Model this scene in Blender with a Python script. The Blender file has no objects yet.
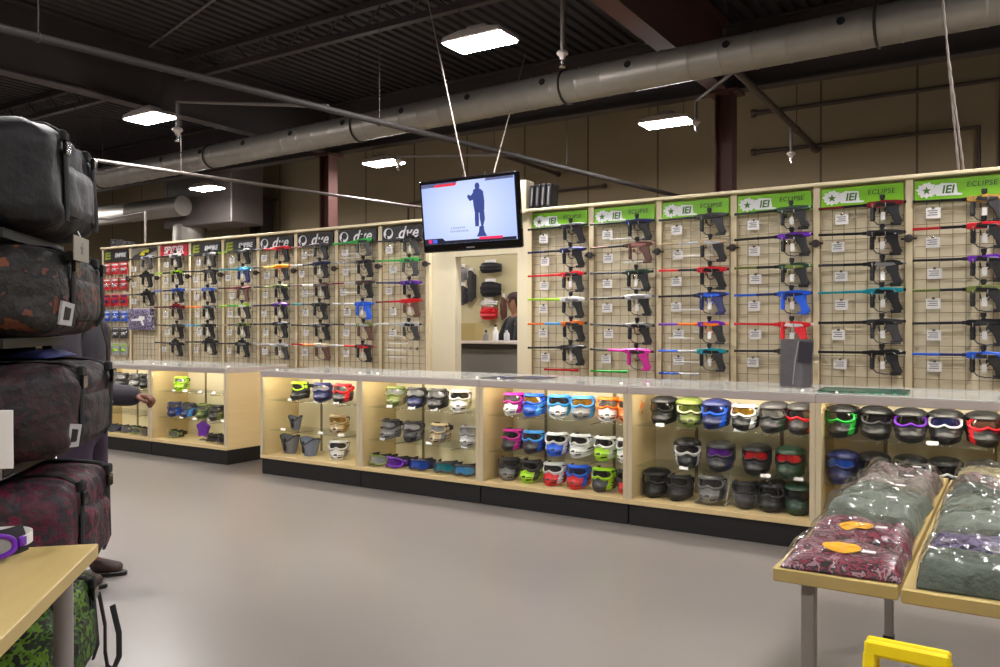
import bpy, bmesh, math, random
from mathutils import Vector, Matrix, noise
R = math.radians
scn = bpy.context.scene
col = scn.collection
random.seed(7)

# ------------------------------------------------------------------ camera, world, exposure
cam_d = bpy.data.cameras.new('camera')
cam = bpy.data.objects.new('camera', cam_d)
col.objects.link(cam)
cam.location = (0, 0, 1.36)
cam.rotation_euler = (R(90 - 0.45), 0, R(32.516))
cam_d.sensor_width = 36.0
cam_d.lens = 815.0 / 1000.0 * 36.0
cam_d.clip_start = 0.05
cam_d.clip_end = 100
scn.camera = cam
world = bpy.data.worlds.new('world')
scn.world = world
world.use_nodes = True
world.node_tree.nodes['Background'].inputs[0].default_value = (0.02, 0.02, 0.022, 1)
world.node_tree.nodes['Background'].inputs[1].default_value = 0.2
scn.view_settings.view_transform = 'Standard'
scn.view_settings.look = 'None'
scn.view_settings.exposure = 0.0
scn.view_settings.gamma = 1.0
scn.view_settings.use_curve_mapping = False
scn.cycles.max_bounces = 10
scn.cycles.transparent_max_bounces = 24
scn.cycles.sample_clamp_indirect = 4.0
LAMP = 205.0          # radiance of the ceiling luminaires
TUBE = 34.0          # radiance of the strip lights inside the display cases
SCREEN = 1.1

# ------------------------------------------------------------------ materials
def lin(c):
    return tuple((x / 12.92 if x <= 0.04045 else ((x + 0.055) / 1.055) ** 2.4) for x in c)
def s(r, g, b):
    return lin((r / 255, g / 255, b / 255))
MATS = {}
def mat(name, c, rough=0.5, metal=0.0, var=0.0, scale=12.0, bump=0.0, bscale=None, coat=0.0, spec=0.5, stretch=None):
    if name in MATS:
        return MATS[name]
    m = bpy.data.materials.new(name)
    m.use_nodes = True
    nt = m.node_tree
    b = nt.nodes['Principled BSDF']
    b.inputs['Base Color'].default_value = (*c, 1)
    b.inputs['Roughness'].default_value = rough
    b.inputs['Metallic'].default_value = metal
    b.inputs['Coat Weight'].default_value = coat
    b.inputs['Specular IOR Level'].default_value = spec
    if var or bump:
        tc = nt.nodes.new('ShaderNodeTexCoord')
        mp = nt.nodes.new('ShaderNodeMapping')
        nt.links.new(tc.outputs['Object'], mp.inputs[0])
        if stretch:
            mp.inputs['Scale'].default_value = stretch
        nz = nt.nodes.new('ShaderNodeTexNoise')
        nz.inputs['Scale'].default_value = scale
        nz.inputs['Detail'].default_value = 4
        nt.links.new(mp.outputs[0], nz.inputs['Vector'])
        if var:
            mx = nt.nodes.new('ShaderNodeMix')
            mx.data_type = 'RGBA'
            mx.inputs[6].default_value = (*[x * (1 - var) for x in c], 1)
            mx.inputs[7].default_value = (*[min(1, x * (1 + var)) for x in c], 1)
            nt.links.new(nz.outputs[0], mx.inputs[0])
            nt.links.new(mx.outputs[2], b.inputs['Base Color'])
        if bump:
            nb = nz
            if bscale:
                nb = nt.nodes.new('ShaderNodeTexNoise')
                nb.inputs['Scale'].default_value = bscale
                nb.inputs['Detail'].default_value = 5
                nt.links.new(mp.outputs[0], nb.inputs['Vector'])
            bp = nt.nodes.new('ShaderNodeBump')
            bp.inputs['Strength'].default_value = bump
            bp.inputs['Distance'].default_value = 0.02
            nt.links.new(nb.outputs[0], bp.inputs['Height'])
            nt.links.new(bp.outputs[0], b.inputs['Normal'])
    MATS[name] = m
    return m
def emit(name, c, strength):
    if name in MATS:
        return MATS[name]
    m = bpy.data.materials.new(name)
    m.use_nodes = True
    b = m.node_tree.nodes['Principled BSDF']
    b.inputs['Base Color'].default_value = (*[x * .5 for x in c], 1)
    b.inputs['Emission Color'].default_value = (*c, 1)
    b.inputs['Emission Strength'].default_value = strength
    MATS[name] = m
    return m
def glass(name, tint=(1, 1, 1), gloss=1.0, rough=0.02, base=0.03, milk=0.0):
    if name in MATS:
        return MATS[name]
    m = bpy.data.materials.new(name)
    m.use_nodes = True
    nt = m.node_tree
    nt.nodes.remove(nt.nodes['Principled BSDF'])
    out = [n for n in nt.nodes if n.type == 'OUTPUT_MATERIAL'][0]
    t = nt.nodes.new('ShaderNodeBsdfTransparent')
    t.inputs[0].default_value = (*tint, 1)
    g = nt.nodes.new('ShaderNodeBsdfGlossy')
    g.inputs['Roughness'].default_value = rough
    f = nt.nodes.new('ShaderNodeFresnel')
    geo = nt.nodes.new('ShaderNodeNewGeometry')      # same reflectance on both faces of a thin pane
    io = nt.nodes.new('ShaderNodeMath')
    io.operation = 'MULTIPLY_ADD'
    io.inputs[1].default_value = 1 / 1.45 - 1.45
    io.inputs[2].default_value = 1.45
    nt.links.new(geo.outputs['Backfacing'], io.inputs[0])
    nt.links.new(io.outputs[0], f.inputs[0])
    ma = nt.nodes.new('ShaderNodeMath')
    ma.operation = 'MULTIPLY_ADD'
    ma.inputs[1].default_value = gloss
    ma.inputs[2].default_value = base - 0.03
    ma.use_clamp = True
    nt.links.new(f.outputs[0], ma.inputs[0])
    mx = nt.nodes.new('ShaderNodeMixShader')
    nt.links.new(ma.outputs[0], mx.inputs[0])
    body = t
    if milk:                                         # lightly frosted pane
        df = nt.nodes.new('ShaderNodeBsdfDiffuse')
        df.inputs[0].default_value = (.86, .84, .80, 1)
        body = nt.nodes.new('ShaderNodeMixShader')
        body.inputs[0].default_value = milk
        nt.links.new(t.outputs[0], body.inputs[1])
        nt.links.new(df.outputs[0], body.inputs[2])
    nt.links.new(body.outputs[0], mx.inputs[1])
    nt.links.new(g.outputs[0], mx.inputs[2])
    nt.links.new(mx.outputs[0], out.inputs[0])
    MATS[name] = m
    return m
def camo(name, cols, scale=9.0, rough=0.7, coat=0.0, bump=0.3, stretch=None, vor=True):
    """blotchy printed cloth: a colour ramp over warped noise"""
    if name in MATS:
        return MATS[name]
    m = bpy.data.materials.new(name)
    m.use_nodes = True
    nt = m.node_tree
    b = nt.nodes['Principled BSDF']
    b.inputs['Roughness'].default_value = rough
    b.inputs['Coat Weight'].default_value = coat
    b.inputs['Coat Roughness'].default_value = 0.12
    tc = nt.nodes.new('ShaderNodeTexCoord')
    mp = nt.nodes.new('ShaderNodeMapping')
    if stretch:
        mp.inputs['Scale'].default_value = stretch
    nt.links.new(tc.outputs['Object'], mp.inputs[0])
    nz = nt.nodes.new('ShaderNodeTexNoise')
    nz.inputs['Scale'].default_value = scale
    nz.inputs['Detail'].default_value = 3.5
    nz.inputs['Roughness'].default_value = .65
    nz.inputs['Distortion'].default_value = .25
    nt.links.new(mp.outputs[0], nz.inputs['Vector'])
    rp = nt.nodes.new('ShaderNodeValToRGB')
    rp.color_ramp.interpolation = 'CONSTANT'
    n = len(cols)
    els = rp.color_ramp.elements
    while len(els) < n:
        els.new(0.5)
    for i, c in enumerate(cols):
        els[i].position = 0.0 if i == 0 else 0.34 + 0.32 * i / n
        els[i].color = (*c, 1)
    nt.links.new(nz.outputs[0], rp.inputs[0])
    nt.links.new(rp.outputs[0], b.inputs['Base Color'])
    if bump:
        nb = nt.nodes.new('ShaderNodeTexNoise')
        nb.inputs['Scale'].default_value = scale * 2.2
        nb.inputs['Detail'].default_value = 3
        nt.links.new(mp.outputs[0], nb.inputs['Vector'])
        bp = nt.nodes.new('ShaderNodeBump')
        bp.inputs['Strength'].default_value = bump
        bp.inputs['Distance'].default_value = 0.02
        nt.links.new(nb.outputs[0], bp.inputs['Height'])
        nt.links.new(bp.outputs[0], b.inputs['Normal'])
    MATS[name] = m
    return m
def seam_wall(name, c, pitch):
    """painted wall panels with thin dark vertical joints"""
    m = bpy.data.materials.new(name)
    m.use_nodes = True
    nt = m.node_tree
    b = nt.nodes['Principled BSDF']
    b.inputs['Roughness'].default_value = 0.85
    tc = nt.nodes.new('ShaderNodeTexCoord')
    sp = nt.nodes.new('ShaderNodeSeparateXYZ')
    nt.links.new(tc.outputs['Object'], sp.inputs[0])
    a = nt.nodes.new('ShaderNodeMath'); a.operation = 'ADD'; a.inputs[1].default_value = 100.0
    nt.links.new(sp.outputs[0], a.inputs[0])
    md = nt.nodes.new('ShaderNodeMath'); md.operation = 'MODULO'; md.inputs[1].default_value = pitch
    nt.links.new(a.outputs[0], md.inputs[0])
    lt = nt.nodes.new('ShaderNodeMath'); lt.operation = 'LESS_THAN'; lt.inputs[1].default_value = 0.03
    nt.links.new(md.outputs[0], lt.inputs[0])
    nz = nt.nodes.new('ShaderNodeTexNoise'); nz.inputs['Scale'].default_value = 1.2; nz.inputs['Detail'].default_value = 5
    nt.links.new(tc.outputs['Object'], nz.inputs['Vector'])
    m1 = nt.nodes.new('ShaderNodeMix'); m1.data_type = 'RGBA'
    m1.inputs[6].default_value = (*[x * .85 for x in c], 1); m1.inputs[7].default_value = (*[x * 1.12 for x in c], 1)
    nt.links.new(nz.outputs[0], m1.inputs[0])
    m2 = nt.nodes.new('ShaderNodeMix'); m2.data_type = 'RGBA'
    m2.inputs[7].default_value = (*[x * .35 for x in c], 1)
    nt.links.new(lt.outputs[0], m2.inputs[0]); nt.links.new(m1.outputs[2], m2.inputs[6])
    nt.links.new(m2.outputs[2], b.inputs['Base Color'])
    MATS[name] = m
    return m

M_FLOOR = mat('painted_concrete', s(128, 121, 116), 0.28, var=.06, scale=.9, bump=.02, bscale=5)
M_WALL = seam_wall('beige_wall', s(128, 113, 88), 1.22)
M_ROOMWALL = mat('tan_paint', s(205, 192, 152), 0.8, var=.03, scale=3)
M_DECK = mat('dark_roof_deck', s(34, 27, 28), 0.75, var=.15, scale=2)
M_STEEL = mat('red_oxide_steel', s(68, 35, 29), 0.65, var=.2, scale=4)
M_DARKSTEEL = mat('dark_steel', s(46, 37, 36), 0.6, var=.15, scale=4)
M_PIPE = mat('pipe_grey', s(36, 30, 29), 0.7, metal=.0, var=.1)
M_PIPE_L = mat('pipe_pale', s(104, 96, 92), 0.5, metal=.1, var=.1)
M_PIPE_D = mat('pipe_brown', s(62, 48, 42), 0.55, var=.1)
M_GALV = mat('galvanised', s(150, 144, 136), 0.46, metal=.6, var=.15, scale=5, bump=.08)
M_TAN = mat('tan_board', s(226, 214, 184), 0.55, var=.05, scale=5)
M_POST = mat('cream_trim', s(228, 212, 176), 0.5, var=.03)
M_MAPLE = mat('maple_laminate', s(216, 190, 140), 0.42, var=.07, scale=3, stretch=(1, 1, 14))
M_CASEIN = mat('pale_maple_liner', s(244, 230, 196), 0.5, var=.04, scale=3)
M_BLACK = mat('matte_black', s(24, 22, 22), 0.5)
M_GLOSSBLACK = mat('gloss_black', s(16, 15, 17), 0.12, coat=.5)
M_ALU = mat('satin_aluminium', s(196, 184, 178), 0.36, metal=.35, var=.03)
M_RAIL = mat('champagne_rail', s(206, 190, 158), 0.35, metal=.15)
M_WIRE = mat('grid_wire', s(150, 130, 98), 0.4, metal=.3)
M_CHROME = mat('chrome', s(225, 225, 228), 0.14, metal=1.0)
M_WHITE = mat('white_card', s(238, 234, 232), 0.55)
M_INK = mat('grey_ink', s(120, 118, 120), 0.7)
M_GLASS = glass('clear_glass', (.99, .995, .985), 0.4)
M_TOPGLASS = glass('top_glass', (.97, .985, .96), .8, .1, .03, .45)
M_SHELFGLASS = glass('shelf_glass', (.95, .975, .95), 0.7)
M_PLASTIC = glass('clear_plastic', (.97, .97, .97), 1.4, 0.09, 0.05)
M_LAMP = emit('lamp_diffuser', (1.0, 0.965, 0.95), LAMP)
M_TUBE = emit('case_tube', (1.0, 0.92, 0.76), TUBE)
M_WOODTOP = mat('birch_table_top', s(192, 168, 108), 0.38, var=.08, scale=3, stretch=(2, 12, 2))
M_LEG = mat('grey_metal_leg', s(150, 143, 140), 0.4, metal=.3)
COL = {
    'black': s(28, 27, 29), 'charcoal': s(58, 56, 58), 'grey': s(128, 126, 126), 'silver': s(190, 190, 194), 'white': s(232, 230, 228),
    'red': s(214, 34, 44), 'dark red': s(122, 26, 34), 'blue': s(34, 92, 214), 'light blue': s(74, 160, 232), 'navy': s(34, 40, 92),
    'teal': s(22, 142, 158), 'green': s(40, 168, 62), 'dark green': s(36, 66, 46), 'lime': s(164, 216, 30), 'olive': s(112, 124, 58),
    'purple': s(108, 38, 172), 'magenta': s(206, 40, 148), 'orange': s(242, 118, 24), 'yellow': s(246, 186, 22), 'brown': s(98, 66, 56),
    'tan': s(188, 166, 128), 'gold': s(170, 128, 48), 'cyan': s(40, 176, 214), 'rose': s(176, 120, 118), 'cream': s(206, 206, 160),
}
def C_(n, finish='s'):
    """coloured plastic or anodised finish"""
    if finish == 's':
        return mat('satin_' + n.replace(' ', '_'), COL[n], 0.38)
    if finish == 'a':
        return mat('anodised_' + n.replace(' ', '_'), COL[n], 0.28, metal=.35)
    if finish == 'l':
        return mat('lens_' + n.replace(' ', '_'), COL[n], 0.05, metal=.55, coat=1.0)
    return mat('cloth_' + n.replace(' ', '_'), COL[n], 0.9, var=.12, scale=60)

# ------------------------------------------------------------------ mesh builder
class MB:
    def __init__(self):
        self.v, self.f, self.m, self.sm = [], [], [], []
    def add(self, verts, faces, m=0, smooth=False, X=None):
        o = len(self.v)
        if X is not None:
            verts = [X @ Vector(p) for p in verts]
        self.v += [tuple(p) for p in verts]
        for i, fc in enumerate(faces):
            self.f.append([o + k for k in fc])
            self.m.append(m[i] if isinstance(m, (list, tuple)) else m)
            self.sm.append(smooth)
        return self
    def box(self, c, d, m=0, X=None, ch=0.0):
        x, y, z = c
        a, b, e = d[0] / 2, d[1] / 2, d[2] / 2
        if ch <= 0:
            vs = [(x + sx * a, y + sy * b, z + sz * e) for sx in (-1, 1) for sy in (-1, 1) for sz in (-1, 1)]
            fs = [(0, 1, 3, 2), (4, 6, 7, 5), (0, 4, 5, 1), (2, 3, 7, 6), (0, 2, 6, 4), (1, 5, 7, 3)]
            return self.add(vs, fs, m, False, X)
        ch = min(ch, a * .95, b * .95, e * .95)
        bm = bmesh.new()
        for sx in (-1, 1):
            for sy in (-1, 1):
                for sz in (-1, 1):
                    bm.verts.new((x + sx * (a - ch), y + sy * (b - ch), z + sz * e))
                    bm.verts.new((x + sx * (a - ch), y + sy * b, z + sz * (e - ch)))
                    bm.verts.new((x + sx * a, y + sy * (b - ch), z + sz * (e - ch)))
        bmesh.ops.convex_hull(bm, input=bm.verts[:])
        bmesh.ops.dissolve_limit(bm, angle_limit=0.01, verts=bm.verts[:], edges=bm.edges[:])
        bmesh.ops.recalc_face_normals(bm, faces=bm.faces[:])
        bm.verts.index_update()
        self.add([v.co.copy() for v in bm.verts], [[v.index for v in f.verts] for f in bm.faces], m, False, X)
        bm.free()
        return self
    def tube(self, p0, p1, r0, r1=None, n=12, m=0, caps=True, X=None):
        return self.path([p0, p1], [r0, r0 if r1 is None else r1], n, m, caps, False, X)
    def path(self, pts, r, n=8, m=0, caps=True, closed=False, X=None, flat=1.0, up=None):
        pts = [Vector(p) for p in pts]
        N = len(pts)
        rs = r if isinstance(r, (list, tuple)) else [r] * N
        verts, faces = [], []
        prev = None
        for i in range(N):
            if closed:
                t = pts[(i + 1) % N] - pts[i - 1]
            elif i == 0:
                t = pts[1] - pts[0]
            elif i == N - 1:
                t = pts[-1] - pts[-2]
            else:
                t = (pts[i + 1] - pts[i]).normalized() + (pts[i] - pts[i - 1]).normalized()
            t = t.normalized() if t.length > 1e-9 else Vector((0, 0, 1))
            if prev is None:
                a = Vector(up) if up is not None else (Vector((0, 0, 1)) if abs(t.z) < .9 else Vector((1, 0, 0)))
                prev = (a - t * a.dot(t)).normalized()
            else:
                prev = (prev - t * prev.dot(t)).normalized()
            b = t.cross(prev)
            for k in range(n):
                an = 2 * math.pi * k / n
                verts.append(pts[i] + (prev * math.cos(an) * flat + b * math.sin(an)) * rs[i])
        M = N if closed else N - 1
        for i in range(M):
            j = (i + 1) % N
            for k in range(n):
                q = (k + 1) % n
                faces.append((i * n + k, i * n + q, j * n + q, j * n + k))
        if caps and not closed:
            faces.append(tuple(range(n - 1, -1, -1)))
            faces.append(tuple((N - 1) * n + k for k in range(n)))
        return self.add(verts, faces, m, True, X)
    def lathe(self, prof, n=16, m=0, X=None, cap=True):
        verts, faces = [], []
        for (r, z) in prof:
            for k in range(n):
                a = 2 * math.pi * k / n
                verts.append((r * math.cos(a), r * math.sin(a), z))
        ms = []
        for i in range(len(prof) - 1):
            for k in range(n):
                q = (k + 1) % n
                faces.append((i * n + k, i * n + q, (i + 1) * n + q, (i + 1) * n + k))
                ms.append(m[i] if isinstance(m, (list, tuple)) else m)
        if cap:
            faces.append(tuple(range(n - 1, -1, -1))); ms.append(m[0] if isinstance(m, (list, tuple)) else m)
            faces.append(tuple((len(prof) - 1) * n + k for k in range(n))); ms.append(m[-1] if isinstance(m, (list, tuple)) else m)
        return self.add(verts, faces, ms, True, X)
    def prism(self, poly, y0, y1, m=0, X=None, bev=0.0):
        """outline in the x-z plane pushed along y, with optional bevelled rim"""
        n = len(poly)
        cx = sum(p[0] for p in poly) / n
        cz = sum(p[1] for p in poly) / n
        ar = sum(poly[i][0] * poly[(i + 1) % n][1] - poly[(i + 1) % n][0] * poly[i][1] for i in range(n))
        if ar < 0:
            poly = poly[::-1]
        rings = [(y0, bev), (y0 + bev, 0), (y1 - bev, 0), (y1, bev)] if bev > 0 else [(y0, 0), (y1, 0)]
        def inset(d):
            if d == 0:
                return list(poly)
            out = []
            for i in range(n):
                a, b, c = Vector(poly[i - 1]), Vector(poly[i]), Vector(poly[(i + 1) % n])
                e1, e2 = (b - a).normalized(), (c - b).normalized()
                n1, n2 = Vector((-e1.y, e1.x)), Vector((-e2.y, e2.x))
                bis = n1 + n2
                k = max(bis.dot(n1), .35)
                out.append(tuple(b + bis * (d / k)))
            return out
        verts, faces = [], []
        for (y, d) in rings:
            verts += [(p[0], y, p[1]) for p in inset(d)]
        for i in range(len(rings) - 1):
            for k in range(n):
                q = (k + 1) % n
                faces.append((i * n + k, i * n + q, (i + 1) * n + q, (i + 1) * n + k))
        faces.append(tuple(range(n - 1, -1, -1)))
        faces.append(tuple((len(rings) - 1) * n + k for k in range(n)))
        return self.add(verts, faces, m, False, X)
    def grid(self, fn, nu, nv, m=0, closed=False, X=None, mf=None, smooth=True):
        verts = [fn(i / nu, j / nv) for j in range(nv + 1) for i in range(nu + (0 if closed else 1))]
        W = nu if closed else nu + 1
        faces, ms = [], []
        for j in range(nv):
            for i in range(nu):
                k = (i + 1) % W
                faces.append((j * W + i, j * W + k, (j + 1) * W + k, (j + 1) * W + i))
                ms.append(mf((i + .5) / nu, (j + .5) / nv) if mf else m)
        return self.add(verts, faces, ms, smooth, X)
    def mesh(self, name, mats, angle=38):
        me = bpy.data.meshes.new(name)
        me.from_pydata(self.v, [], self.f)
        for x in (mats if isinstance(mats, (list, tuple)) else [mats]):
            me.materials.append(x)
        me.polygons.foreach_set('material_index', self.m)
        me.polygons.foreach_set('use_smooth', self.sm)
        me.update()
        if any(self.sm):
            me.set_sharp_from_angle(angle=R(angle))
        return me
def link(name, data, parent=None, loc=None, rot=None):
    o = bpy.data.objects.new(name, data)
    col.objects.link(o)
    if parent is not None:
        o.parent = parent
    if loc is not None:
        o.location = loc
    if rot is not None:
        o.rotation_euler = rot
    return o
def put(name, mb, mats, parent=None, loc=None, rot=None, angle=38):
    return link(name, mb.mesh(name, mats, angle), parent, loc, rot)
def tag(o, label=None, cat=None, group=None, kind=None):
    if label: o['label'] = label
    if cat: o['category'] = cat
    if group: o['group'] = group
    if kind: o['kind'] = kind
    return o
def thing(name, label, cat, loc=(0, 0, 0), rz=0.0, group=None):
    o = link(name, None, None, loc, (0, 0, rz))
    o.empty_display_size = 0.05
    return tag(o, label, cat, group)
def struct(name, mb, mats, loc=None):
    return tag(put(name, mb, mats, None, loc), kind='structure')
CACHE = {}
def cached(key, make):
    if key not in CACHE:
        CACHE[key] = make()
    return CACHE[key]
def text_mesh(txt, size, depth=0.002, shear=0.0, bold=0.0, material=None, spacing=1.0):
    def make():
        cu = bpy.data.curves.new('lettering', 'FONT')
        cu.body = txt
        cu.size = size
        cu.extrude = depth
        cu.shear = shear
        cu.offset = bold
        cu.space_character = spacing
        cu.align_x = 'CENTER'
        cu.align_y = 'CENTER'
        o = bpy.data.objects.new('lettering_tmp', cu)
        col.objects.link(o)
        bpy.context.view_layer.update()
        me = bpy.data.meshes.new_from_object(o.evaluated_get(bpy.context.evaluated_depsgraph_get()))
        bpy.data.objects.remove(o)
        bpy.data.curves.remove(cu)
        me.materials.clear()
        me.materials.append(material)
        return me
    return cached(('text', txt, size, shear, bold, material.name, spacing), make)
FACE_Y = (R(90), 0, 0)           # lettering that faces the shop floor (-y)

# ------------------------------------------------------------------ room shell
WX0, WX1, WY0, WY1, CZ = -22.0, 7.0, -7.0, 12.2, 4.9
struct('floor', MB().box(((WX0 + WX1) / 2, (WY0 + WY1) / 2, -.05), (WX1 - WX0 + .4, WY1 - WY0 + .4, .1)), M_FLOOR)
struct('wall_back', MB().box(((WX0 + WX1) / 2, WY1 + .1, CZ / 2), (WX1 - WX0 + .4, .2, CZ)), M_WALL)
struct('wall_front', MB().box(((WX0 + WX1) / 2, WY0 - .1, CZ / 2), (WX1 - WX0 + .4, .2, CZ)), M_WALL)
struct('wall_left', MB().box((WX0 - .1, (WY0 + WY1) / 2, CZ / 2), (.2, WY1 - WY0, CZ)), M_WALL)
struct('wall_right', MB().box((WX1 + .1, (WY0 + WY1) / 2, CZ / 2), (.2, WY1 - WY0, CZ)), M_WALL)
# corrugated roof deck, ribs running front to back
mb = MB()
prof = []
x = WX0
while x < WX1:
    prof += [(x, CZ), (x + .075, CZ), (x + .09, CZ + .038), (x + .135, CZ + .038)]
    x += .15
prof += [(WX1 + .1, CZ)]
n = len(prof)
vs = [(p[0], WY0 - .1, p[1]) for p in prof] + [(p[0], WY1 + .1, p[1]) for p in prof]
fs = [(i, n + i, n + i + 1, i + 1) for i in range(n - 1)]
mb.add(vs, fs)
mb.box(((WX0 + WX1) / 2, (WY0 + WY1) / 2, CZ + .15), (WX1 - WX0 + .4, WY1 - WY0 + .4, .1))
struct('ceiling', mb, M_DECK)
def ibeam_y(bx, y0, y1, z0, h, w, t=.02):
    b = MB()
    L = y1 - y0
    b.box((bx, (y0 + y1) / 2, z0 + t / 2), (w, L, t))
    b.box((bx, (y0 + y1) / 2, z0 + h - t / 2), (w, L, t))
    b.box((bx, (y0 + y1) / 2, z0 + h / 2), (t, L, h - 2 * t))
    return b
for i, bx in enumerate((-2.95, -9.25, -15.5, 3.3)):
    struct('ceiling_beam_%d' % (i + 1), ibeam_y(bx, WY0, 9.45, 4.1, .8, .2), M_STEEL if i == 0 else M_DARKSTEEL)
# girder along x on the column line, and roof joists
mb = MB()
mb.box(((WX0 + WX1) / 2, 9.55, 4.13), (WX1 - WX0, .2, .025)); mb.box(((WX0 + WX1) / 2, 9.55, 4.88), (WX1 - WX0, .2, .025)); mb.box(((WX0 + WX1) / 2, 9.55, 4.5), (WX1 - WX0, .03, .74))
struct('ceiling_girder', mb, M_DARKSTEEL)
for i, jy in enumerate((-4.0, -.5, 3.0, 6.75)):
    mb = MB()
    mb.box(((WX0 + WX1) / 2, jy, 4.6), (WX1 - WX0, .08, .07)); mb.box(((WX0 + WX1) / 2, jy, 4.86), (WX1 - WX0, .08, .07))
    k = WX0 + .3
    while k < WX1 - .6:
        mb.tube((k, jy, 4.6), (k + .3, jy, 4.86), .012, n=5); mb.tube((k + .3, jy, 4.86), (k + .6, jy, 4.6), .012, n=5)
        k += .6
    struct('ceiling_joist_%d' % (i + 1), mb, M_DARKSTEEL)
# steel columns behind the display wall
def column(cx, cy, m, w=.2):
    b = MB()
    b.box((cx - w / 2 + .01, cy, 2.06), (.02, w, 4.12)); b.box((cx + w / 2 - .01, cy, 2.06), (.02, w, 4.12)); b.box((cx, cy, 2.06), (w - .04, .02, 4.12))
    b.box((cx, cy, 4.08), (w + .16, w + .1, .03)); b.box((cx, cy, .02), (w + .12, w + .12, .04))
    return b
for i, (cx, cy, m, w) in enumerate(((-2.9, 9.45, M_STEEL, .2), (-9.25, 9.45, M_STEEL, .2), (-13.6, 11.9, M_DARKSTEEL, .34), (3.3, 9.45, M_STEEL, .2))):
    struct('column_%d' % (i + 1), column(cx, cy, m, w), m)

# display partition: two long tan boards with a doorway between them
PY, PT = 6.42, .1
LX0, LX1, RX0, RX1 = -10.40, -4.607, -3.903, 1.12
mb = MB()
mb.box(((LX0 + LX1) / 2, PY + PT / 2, 1.2), (LX1 - LX0, PT, 2.4))
struct('wall_display_left', mb, M_TAN)
mb = MB().box(((RX0 + RX1) / 2, PY + PT / 2, 1.2), (RX1 - RX0, PT, 2.4))
struct('wall_display_right', mb, M_TAN)
struct('wall_display_lintel', MB().box(((LX1 + RX0) / 2, PY + PT / 2, 2.22), (RX0 - LX1, PT, .36)), M_TAN)
struct('trim_1', MB().box(((LX0 - 4.92) / 2, PY + .02, 2.4125), (-4.92 - LX0, .2, .025), ch=.004), M_POST)
struct('trim_2', MB().box(((-3.78 + RX1) / 2, PY + .02, 2.4125), (RX1 + 3.78, .2, .025), ch=.004), M_POST)
struct('trim_3', MB().box((-3.84, PY + .04, 2.55), (.1, .14, .3), ch=.004), M_TAN)
LJ = [LX0 + .6095 * i for i in range(10)]
RJ = [-3.75 + .6185 * i for i in range(8)]
ti = 4
for xs in (LJ, RJ):
    for x in xs:
        struct('trim_%d' % ti, MB().box((x, PY - .02, 1.66), (.05, .04, 1.48), ch=.003), M_POST); ti += 1

# ------------------------------------------------------------------ ceiling lights
def ceiling_light(x, y, label, z=3.86):
    t = thing('ceiling_light', label, 'light', (x, y, z), 0, 'suspended square ceiling lights')
    b = MB()
    b.prism([(-.31, 0), (.31, 0), (.29, .045), (.12, .075), (-.12, .075), (-.29, .045)], -.17, .17, 0, None, .01)
    b.box((0, 0, .1), (.2, .16, .06), ch=.01)
    put('housing', b, M_ALU, t)
    put('diffuser', MB().box((0, 0, -.008), (.58, .31, .016), ch=.006), M_LAMP, t)
    for sx in (-.22, .22):
        put('hanger', MB().tube((sx, 0, .06), (sx, 0, (CZ if y < 8 else 4.118) - z), .003, n=6), M_BLACK, t)
    return t
for x, y, lb in (
        (-4.0, 5.95, 'bright ceiling light above the television, largest of the lights in view'),
        (-8.78, 5.99, 'bright ceiling light above the display wall near the bag rack'),
        (-8.18, 9.54, 'small ceiling light hung below the round duct beyond the television'),
        (-3.66, 9.53, 'ceiling light beside the red steel column behind the display wall'),
        (-12.36, 9.56, 'smallest and farthest ceiling light, over the far end of the display wall'),
        (.78, 5.95, 'ceiling light over the counter, outside the view'), (-13.5, 5.95, 'ceiling light past the far counter end, outside the view'),
        (.85, 9.54, 'ceiling light behind the display wall, outside the view'),
        (-8.78, 2.4, 'ceiling light over the bag rack aisle, outside the view'), (-4.0, 2.4, 'ceiling light over the open floor, outside the view'),
        (.78, 2.4, 'ceiling light over the clothing tables, outside the view'),
        (-13.5, 2.4, 'ceiling light beyond the bag rack aisle, outside the view'), (-8.78, -1.2, 'ceiling light behind the bag rack, outside the view'), (-16.9, 9.5, 'ceiling light hidden behind the top bags of the rack'), (-18.0, 5.95, 'ceiling light at the far end wall, outside the view'),  # unseen lamps, added along the visible rows to brighten wall and far side
        (-4.0, -1.2, 'ceiling light behind the viewer, outside the view'), (.78, -1.2, 'ceiling light behind the clothing tables, outside the view')):
    ceiling_light(x, y, lb)

# ------------------------------------------------------------------ duct, pipes, hangers
t = thing('air_duct', 'long round silver spiral air duct running under the ceiling', 'duct', (-4.0, 7.56, 3.862), R(-2.6))
b = MB()
x = -10.6
prof = []
while x < 7.0:
    prof += [(.165, x), (.165, x + .27), (.17, x + .285), (.165, x + .3)]
    x += .3
X = Matrix.Rotation(R(90), 4, 'Y')
b.lathe(prof, 28, 0, X)
put('tube', b, M_GALV, t)
for k in range(17):
    put('air_hole', MB().lathe([(.0, -.004), (.035, -.004), (.035, .012), (.028, .012), (.0, .006)], 12, 0, Matrix.Translation((-10 + k * .98, -.156, .053)) @ Matrix.Rotation(R(72), 4, 'X'), cap=False), M_BLACK, t)
for k in range(6):
    put('duct_strap', MB().path([(-9 + k * 3, .174 * math.cos(a), .174 * math.sin(a)) for a in [2 * math.pi * i / 20 for i in range(20)]], .012, 6, 0, closed=True).tube((-9 + k * 3, 0, .168), (-9 + k * 3, 0, CZ - 3.862), .006, n=6), M_PIPE, t)
t = thing('air_handler', 'grey sheet metal air plenum box hanging by the far wall', 'ventilation unit', (-13.9, 10.9, 3.4))
put('casing', MB().box((0, 0, .74), (2.1, .8, 1.48), ch=.02), mat('grey_sheet', s(104, 96, 92), .5, metal=.4, var=.08), t)
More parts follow.
